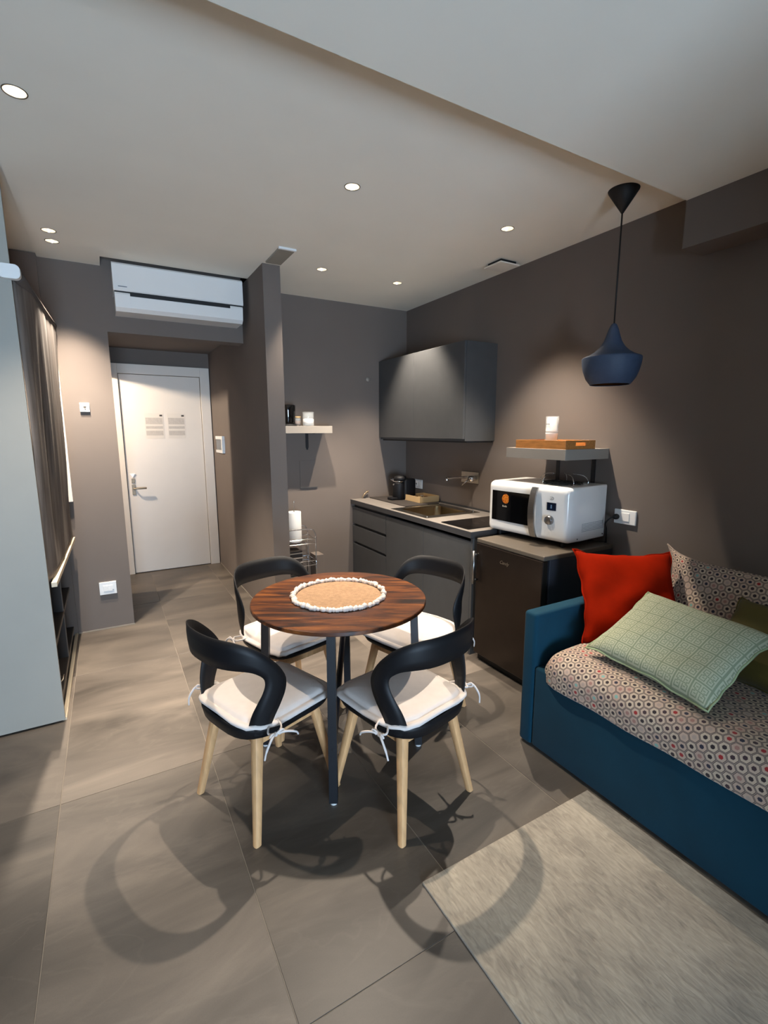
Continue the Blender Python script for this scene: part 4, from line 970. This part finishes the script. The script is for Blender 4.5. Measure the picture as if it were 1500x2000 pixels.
    for sx in (-1, 1):
        for sy in (-1, 1):
            bm = nb(); secs = []
            for f, hw in ((0, 0.0135), (0.5, 0.017), (1, 0.0205)):
                z = 0.40 * f; cx = sx * (0.205 - 0.068 * f); cy = sy * (0.205 - 0.068 * f)
                secs.append([bm.verts.new((cx + a * hw, cy + b * hw, z)) for a, b in rrect(2, 2, 0.6, 2)])
            for a, b in zip(secs, secs[1:]):
                for i in range(len(a)): bm.faces.new((a[i], a[(i + 1) % len(a)], b[(i + 1) % len(a)], b[i]))
            bm.faces.new(secs[0]); bm.faces.new(secs[-1]); bmesh.ops.recalc_face_normals(bm, faces=bm.faces)
            sharp(obj('leg', bm, 'beech', t), 30)
    for s in (-1, 1):
        obj('apron', B(s * 0.135 - 0.009, s * 0.135 + 0.009, -0.13, 0.13, 0.345, 0.396, bev=0.002), 'beech', t)
        obj('apron', B(-0.128, 0.128, s * 0.135 - 0.009, s * 0.135 + 0.009, 0.345, 0.396, bev=0.002), 'beech', t)
    return t
def bow(y):
    s = 1 if y > 0 else -1; x0 = -0.135; z0 = 0.452; yo = s * 0.238
    bm = tube(nb(), sm([(x0 + 0.02, s * 0.195, z0), (x0 - 0.005, s * 0.215, z0 - 0.004), (x0 - 0.02, yo, z0 - 0.008), (x0 + 0.0, yo + s * 0.012, z0 - 0.012)], 4), 0.0042, 6)
    tube(bm, sm([(x0 + 0.05, s * 0.20, z0), (x0 + 0.045, s * 0.222, z0 - 0.004), (x0 + 0.03, yo + s * 0.006, z0 - 0.008), (x0 + 0.0, yo + s * 0.012, z0 - 0.012)], 4), 0.0042, 6)
    q = bmesh.new(); bmesh.ops.create_icosphere(q, subdivisions=2, radius=0.009); merge(bm, q, Matrix.Translation((x0, yo + s * 0.014, z0 - 0.012)))
    for e in (((x0 - 0.025, yo + s * 0.03, z0 - 0.005), (x0 - 0.055, yo + s * 0.035, z0 - 0.04), (x0 - 0.062, yo + s * 0.03, z0 - 0.075)), ((x0 + 0.03, yo + s * 0.03, z0 - 0.008), (x0 + 0.075, yo + s * 0.035, z0 - 0.03), (x0 + 0.09, yo + s * 0.03, z0 - 0.05))):
        tube(bm, sm([(x0, yo + s * 0.014, z0 - 0.012)] + list(e), 4), [0.0045] * 9 + [0.0035] * 4, 6)
    for sg in (-1, 1):
        tube(bm, sm([(x0, yo + s * 0.014, z0 - 0.012), (x0 + sg * 0.02, yo + s * 0.024, z0 + 0.002), (x0 + sg * 0.03, yo + s * 0.022, z0 - 0.008), (x0 + sg * 0.012, yo + s * 0.017, z0 - 0.016)], 4), 0.0038, 6)
    return bm
def cushion_proto():
    t = thing('seat_cushion', None, 'cushion')
    def ol(k, n=44):
        out = []
        for i in range(n):
            a = 2 * math.pi * i / n; c, s = math.cos(a), math.sin(a); e = 0.3 if c > 0 else 0.5
            out.append((0.212 * k * math.copysign(abs(c) ** e, c), 0.207 * k * math.copysign(abs(s) ** (0.3 if c > 0 else 0.42), s)))
        return out
    bm = nb(); lev = []
    for k, z in ((0.0, 0.430), (0.8, 0.430), (0.97, 0.433), (1.03, 0.438), (1.05, 0.444), (1.035, 0.451), (0.99, 0.4555), (0.955, 0.4545), (0.94, 0.4535), (0.925, 0.4555), (0.90, 0.464), (0.85, 0.4695), (0.7, 0.4745), (0.4, 0.478), (0.0, 0.479)):
        if k == 0: lev.append([bm.verts.new((0, 0, z))]); continue
        lev.append([bm.verts.new((x, y, z + (0.0022 * math.sin(i * 2.1) + 0.002 * math.sin(i * 0.9 + 1)) * (1 if k > 0.95 else 0.4 if k > 0.8 else 0) + max(0, -x / 0.207 - 0.55) * 0.03)) for i, (x, y) in enumerate(ol(k))])
    n = len(lev[1])
    for a, b in zip(lev, lev[1:]):
        for i in range(n):
            j = (i + 1) % n
            if len(a) == 1: bm.faces.new((a[0], b[i], b[j]))
            elif len(b) == 1: bm.faces.new((a[i], a[j], b[0]))
            else: bm.faces.new((a[i], a[j], b[j], b[i]))
    bmesh.ops.recalc_face_normals(bm, faces=bm.faces)
    obj('pad', bm, 'cushion_fabric', t, True)
    for y in (-1, 1): obj('tie', bow(y), 'cushion_fabric', t, True)
    return t
CH = [((0.487, 1.853), 19.6, 'on the wardrobe side of the table, front one'), ((0.985, 1.569), 103, 'nearest the rug'), ((0.775, 2.40), -74, 'on the side of the table toward the entrance door'), ((1.365, 2.075), 196, 'in front of the kitchen cabinets beside the fridge')]
CL = ['dining chair with black hooped back and wooden legs, the near one facing the fridge', 'dining chair with black hooped back and wooden legs, the one closest to the rug', 'dining chair with black hooped back on the entrance door side of the table', 'dining chair with black hooped back standing in front of the kitchen base cabinets']
KL = ['pale tie on seat cushion of the near chair facing the fridge', 'pale tie on seat cushion of the chair closest to the rug', 'pale tie on seat cushion of the chair on the entrance door side', 'pale tie on seat cushion of the chair before the kitchen base cabinets']
cp, kp = chair_proto(), cushion_proto()
for k, ((x, y), a, _) in enumerate(CH):
    c = cp if k == 0 else copy_tree(cp); q = kp if k == 0 else copy_tree(kp)
    for o, lb, gr in ((c, CL[k], 'dining chairs around the table'), (q, KL[k], 'seat cushions on the dining chairs')):
        o.location = (x, y, 0); o.rotation_euler = (0, 0, R(a)); o['label'] = lb; o['group'] = gr

# ------------------------------------------------------------------ sofa bed
SX, SYA, SYI = 1.668, 1.566, 1.488
Y1 = -0.62
t = thing('sofa_bed', 'teal velvet daybed sofa with a low arm and patterned mattress', 'sofa', (2.16, 0.5, 0), world=True)
obj('base_panel', B(SX + 0.004, SX + 0.06, Y1, SYI - 0.001, 0.015, 0.42, bev=0.012, seg=3), 'teal_velvet', t, True)
obj('frame', B(SX + 0.06, XR - 0.03, Y1, SYI, 0.03, 0.40), 'teal_velvet', t)
obj('armrest', B(SX, XR - 0.012, SYI, SYA, 0.01, 0.680, bev=0.018, seg=4), 'teal_velvet', t, True)
obj('armrest', B(SX, XR - 0.012, Y1 - 0.078, Y1, 0.01, 0.680, bev=0.018, seg=4), 'teal_velvet', t, True)
# mattress: profile (x,z) swept along y with uv
MZ = 0.53
pf = [(SX + 0.03, 0.372), (SX - 0.008, 0.372), (SX - 0.012, 0.40), (SX - 0.014, 0.44), (SX - 0.006, 0.475), (SX + 0.016, 0.505), (SX + 0.045, 0.523), (SX + 0.09, MZ), (SX + 0.25, MZ + 0.004), (SX + 0.5, MZ + 0.004), (SX + 0.75, MZ), (XR - 0.04, MZ - 0.005), (XR - 0.025, 0.40)]
prs = sm([(p[0], 0, p[1]) for p in pf], 4)
bm = nb(); uvl = bm.loops.layers.uv.new('UVMap'); rows = []; ucoord = [0]
for a, b in zip(prs, prs[1:]): ucoord.append(ucoord[-1] + (b - a).length)
ys = [1.452, 1.449, 1.440, 1.425, 1.40, 1.36] + [1.36 - i * 0.05 for i in range(1, 40)]
ys = [y for y in ys if y > Y1 + 0.01]
for i, y in enumerate(ys):
    e = max(0.0, (1.40 - 0) and (y - 1.36) / 0.092)   # 0..1 towards the arm end
    row = []
    for p, u in zip(prs, ucoord):
        cx, cz = SX + 0.5, 0.44
        x, z = p.x, p.z
        if e > 0:
            sh_ = 1 - math.sqrt(max(0, 1 - e * e)); x = x + 0.06 * sh_ * (1 if x < cx else 0) * max(0, (cx - x) / 0.5); z = z - (z - 0.40) * 0.85 * sh_
        x += 0.002 * math.sin(y * 23 + u * 5) ; z += 0.002 * math.sin(y * 17 + u * 9)
        row.append((bm.verts.new((x, y, z)), (y, u)))
    rows.append(row)
for a, b in zip(rows, rows[1:]):
    for i in range(len(a) - 1):
        q = (a[i], a[i + 1], b[i + 1], b[i]); f = bm.faces.new([v[0] for v in q])
        for lp, v in zip(f.loops, q): lp[uvl].uv = (v[1][1], v[1][0] + 3)
bmesh.ops.recalc_face_normals(bm, faces=bm.faces)
o = obj('mattress', bm, 'hex', t, True)
# pillows
def pillow_mesh(w_, h_, th, name, mat, uvs=1.0, n=26, wr=0.0, seed=1, ear=0.06, ep=2.2):
    bm = nb(); uvl = bm.loops.layers.uv.new('UVMap'); rnd = random.Random(seed)
    ph = [rnd.uniform(0, 6) for _ in range(6)]
    G = {}
    for side in (1, -1):
        for i in range(n + 1):
            for j in range(n + 1):
                u = -1 + 2 * i / n; v = -1 + 2 * j / n
                edge = i in (0, n) or j in (0, n)
                if side == -1 and edge: G[(side, i, j)] = G[(1, i, j)]; continue
                x = w_ / 2 * u * (1 - ear * (1 - v * v) * abs(u) ** 3 * -0 - min(ear, 0.14) * (1 - abs(v) ** 2.2) * abs(u) ** 4)
                y = h_ / 2 * v * (1 - ear * (1 - abs(u) ** ep) * abs(v) ** 4)
                zz = side * th / 2 * (max(0, (1 - u ** 4)) * max(0, (1 - v ** 4))) ** 0.55
                zz += wr * math.sin(5 * u + ph[0] + 2 * math.sin(3 * v + ph[1])) * (1 - u * u) * (1 - v * v) + wr * 0.6 * math.sin(9 * v + ph[2] + 3 * u) * abs(u) * (1 - u * u)
                if edge: zz = wr * 1.2 * math.sin(7 * u + 5 * v + ph[3]); x += wr * 0.4 * math.sin(13 * v + ph[4]); y += wr * 0.4 * math.sin(13 * u + ph[5])
                G[(side, i, j)] = (bm.verts.new((x, y, zz)), (w_ / 2 * u + 1, h_ / 2 * v + 1))
        for i in range(n):
            for j in range(n):
                q = [G[(side, i, j)], G[(side, i + 1, j)], G[(side, i + 1, j + 1)], G[(side, i, j + 1)]]
                if side == -1: q = q[::-1]
                f = bm.faces.new([a[0] for a in q])
                for lp, a in zip(f.loops, q): lp[uvl].uv = a[1]
    rim = [(G[(1, i, 0)][0].co.copy()) for i in range(n)] + [G[(1, n, j)][0].co.copy() for j in range(n)] + [G[(1, n - i, n)][0].co.copy() for i in range(n)] + [G[(1, 0, n - j)][0].co.copy() for j in range(n)]
    return bm, rim
def place_pillow(name, label, BL, BR, TL, th, mat, wr, seed, pipe=None, ear=0.08, ep=2.2):
    BL, BR, TL = Vector(BL), Vector(BR), Vector(TL)
    ux = (BR - BL); w_ = ux.length; ux.normalize(); vy = TL - BL; vy = vy - ux * vy.dot(ux); h_ = vy.length; vy.normalize(); nz = ux.cross(vy)
    cen = BL + ux * w_ / 2 + vy * h_ / 2
    t = bpy.data.objects.new(name, None); C.objects.link(t); tag(t, label, 'pillow')
    mm = Matrix((ux, vy, nz)).transposed().to_4x4(); mm.translation = cen; t.matrix_world = mm
    bm, rim = pillow_mesh(w_, h_, th, name, mat, wr=wr, seed=seed, ear=ear, ep=ep)
    obj('cover', bm, mat, t, True)
    obj('piped_seam', tube(nb(), rim, 0.004, 6, closed=True), pipe or mat, t, True)
    return t
M('green_piping', (150, 164, 126), 0.9)
place_pillow('throw_pillow', 'orange velvet throw pillow leaning on the sofa arm', (1.875, 1.385, 0.525), (2.25, 1.10, 0.525), (2.015, 1.635, 0.915), 0.15, 'orange_velvet', 0.010, 3, ear=0.12)
place_pillow('throw_pillow', 'pale green throw pillow with a Greek key pattern lying in front', (1.79, 1.305, 0.565), (1.735, 0.765, 0.555), (2.16, 1.275, 0.775), 0.12, 'key', 0.006, 5, 'green_piping')
place_pillow('throw_pillow', 'dark olive velvet pillow half hidden behind the pale green one', (2.12, 1.00, 0.53), (2.06, 0.52, 0.53), (2.36, 0.97, 0.80), 0.14, 'olive_velvet', 0.006, 9)
place_pillow('back_cushion', 'hexagon patterned back cushion with a pointed corner leaning on the wall', (2.37, 1.40, 0.52), (2.37, 0.42, 0.52), (2.53, 1.385, 0.93), 0.13, 'hex', 0.006, 11, ear=0.30, ep=5)

# ------------------------------------------------------------------ rug
o = obj('rug', B(0.808, 1.660, -0.35, 1.155, 0.0, 0.010, bev=0.003), 'rug', None, False, base=(1.23, 0.4, 0))
tag(o, 'light grey short pile rug on the floor in front of the sofa', 'rug')
bpy.context.view_layer.update()
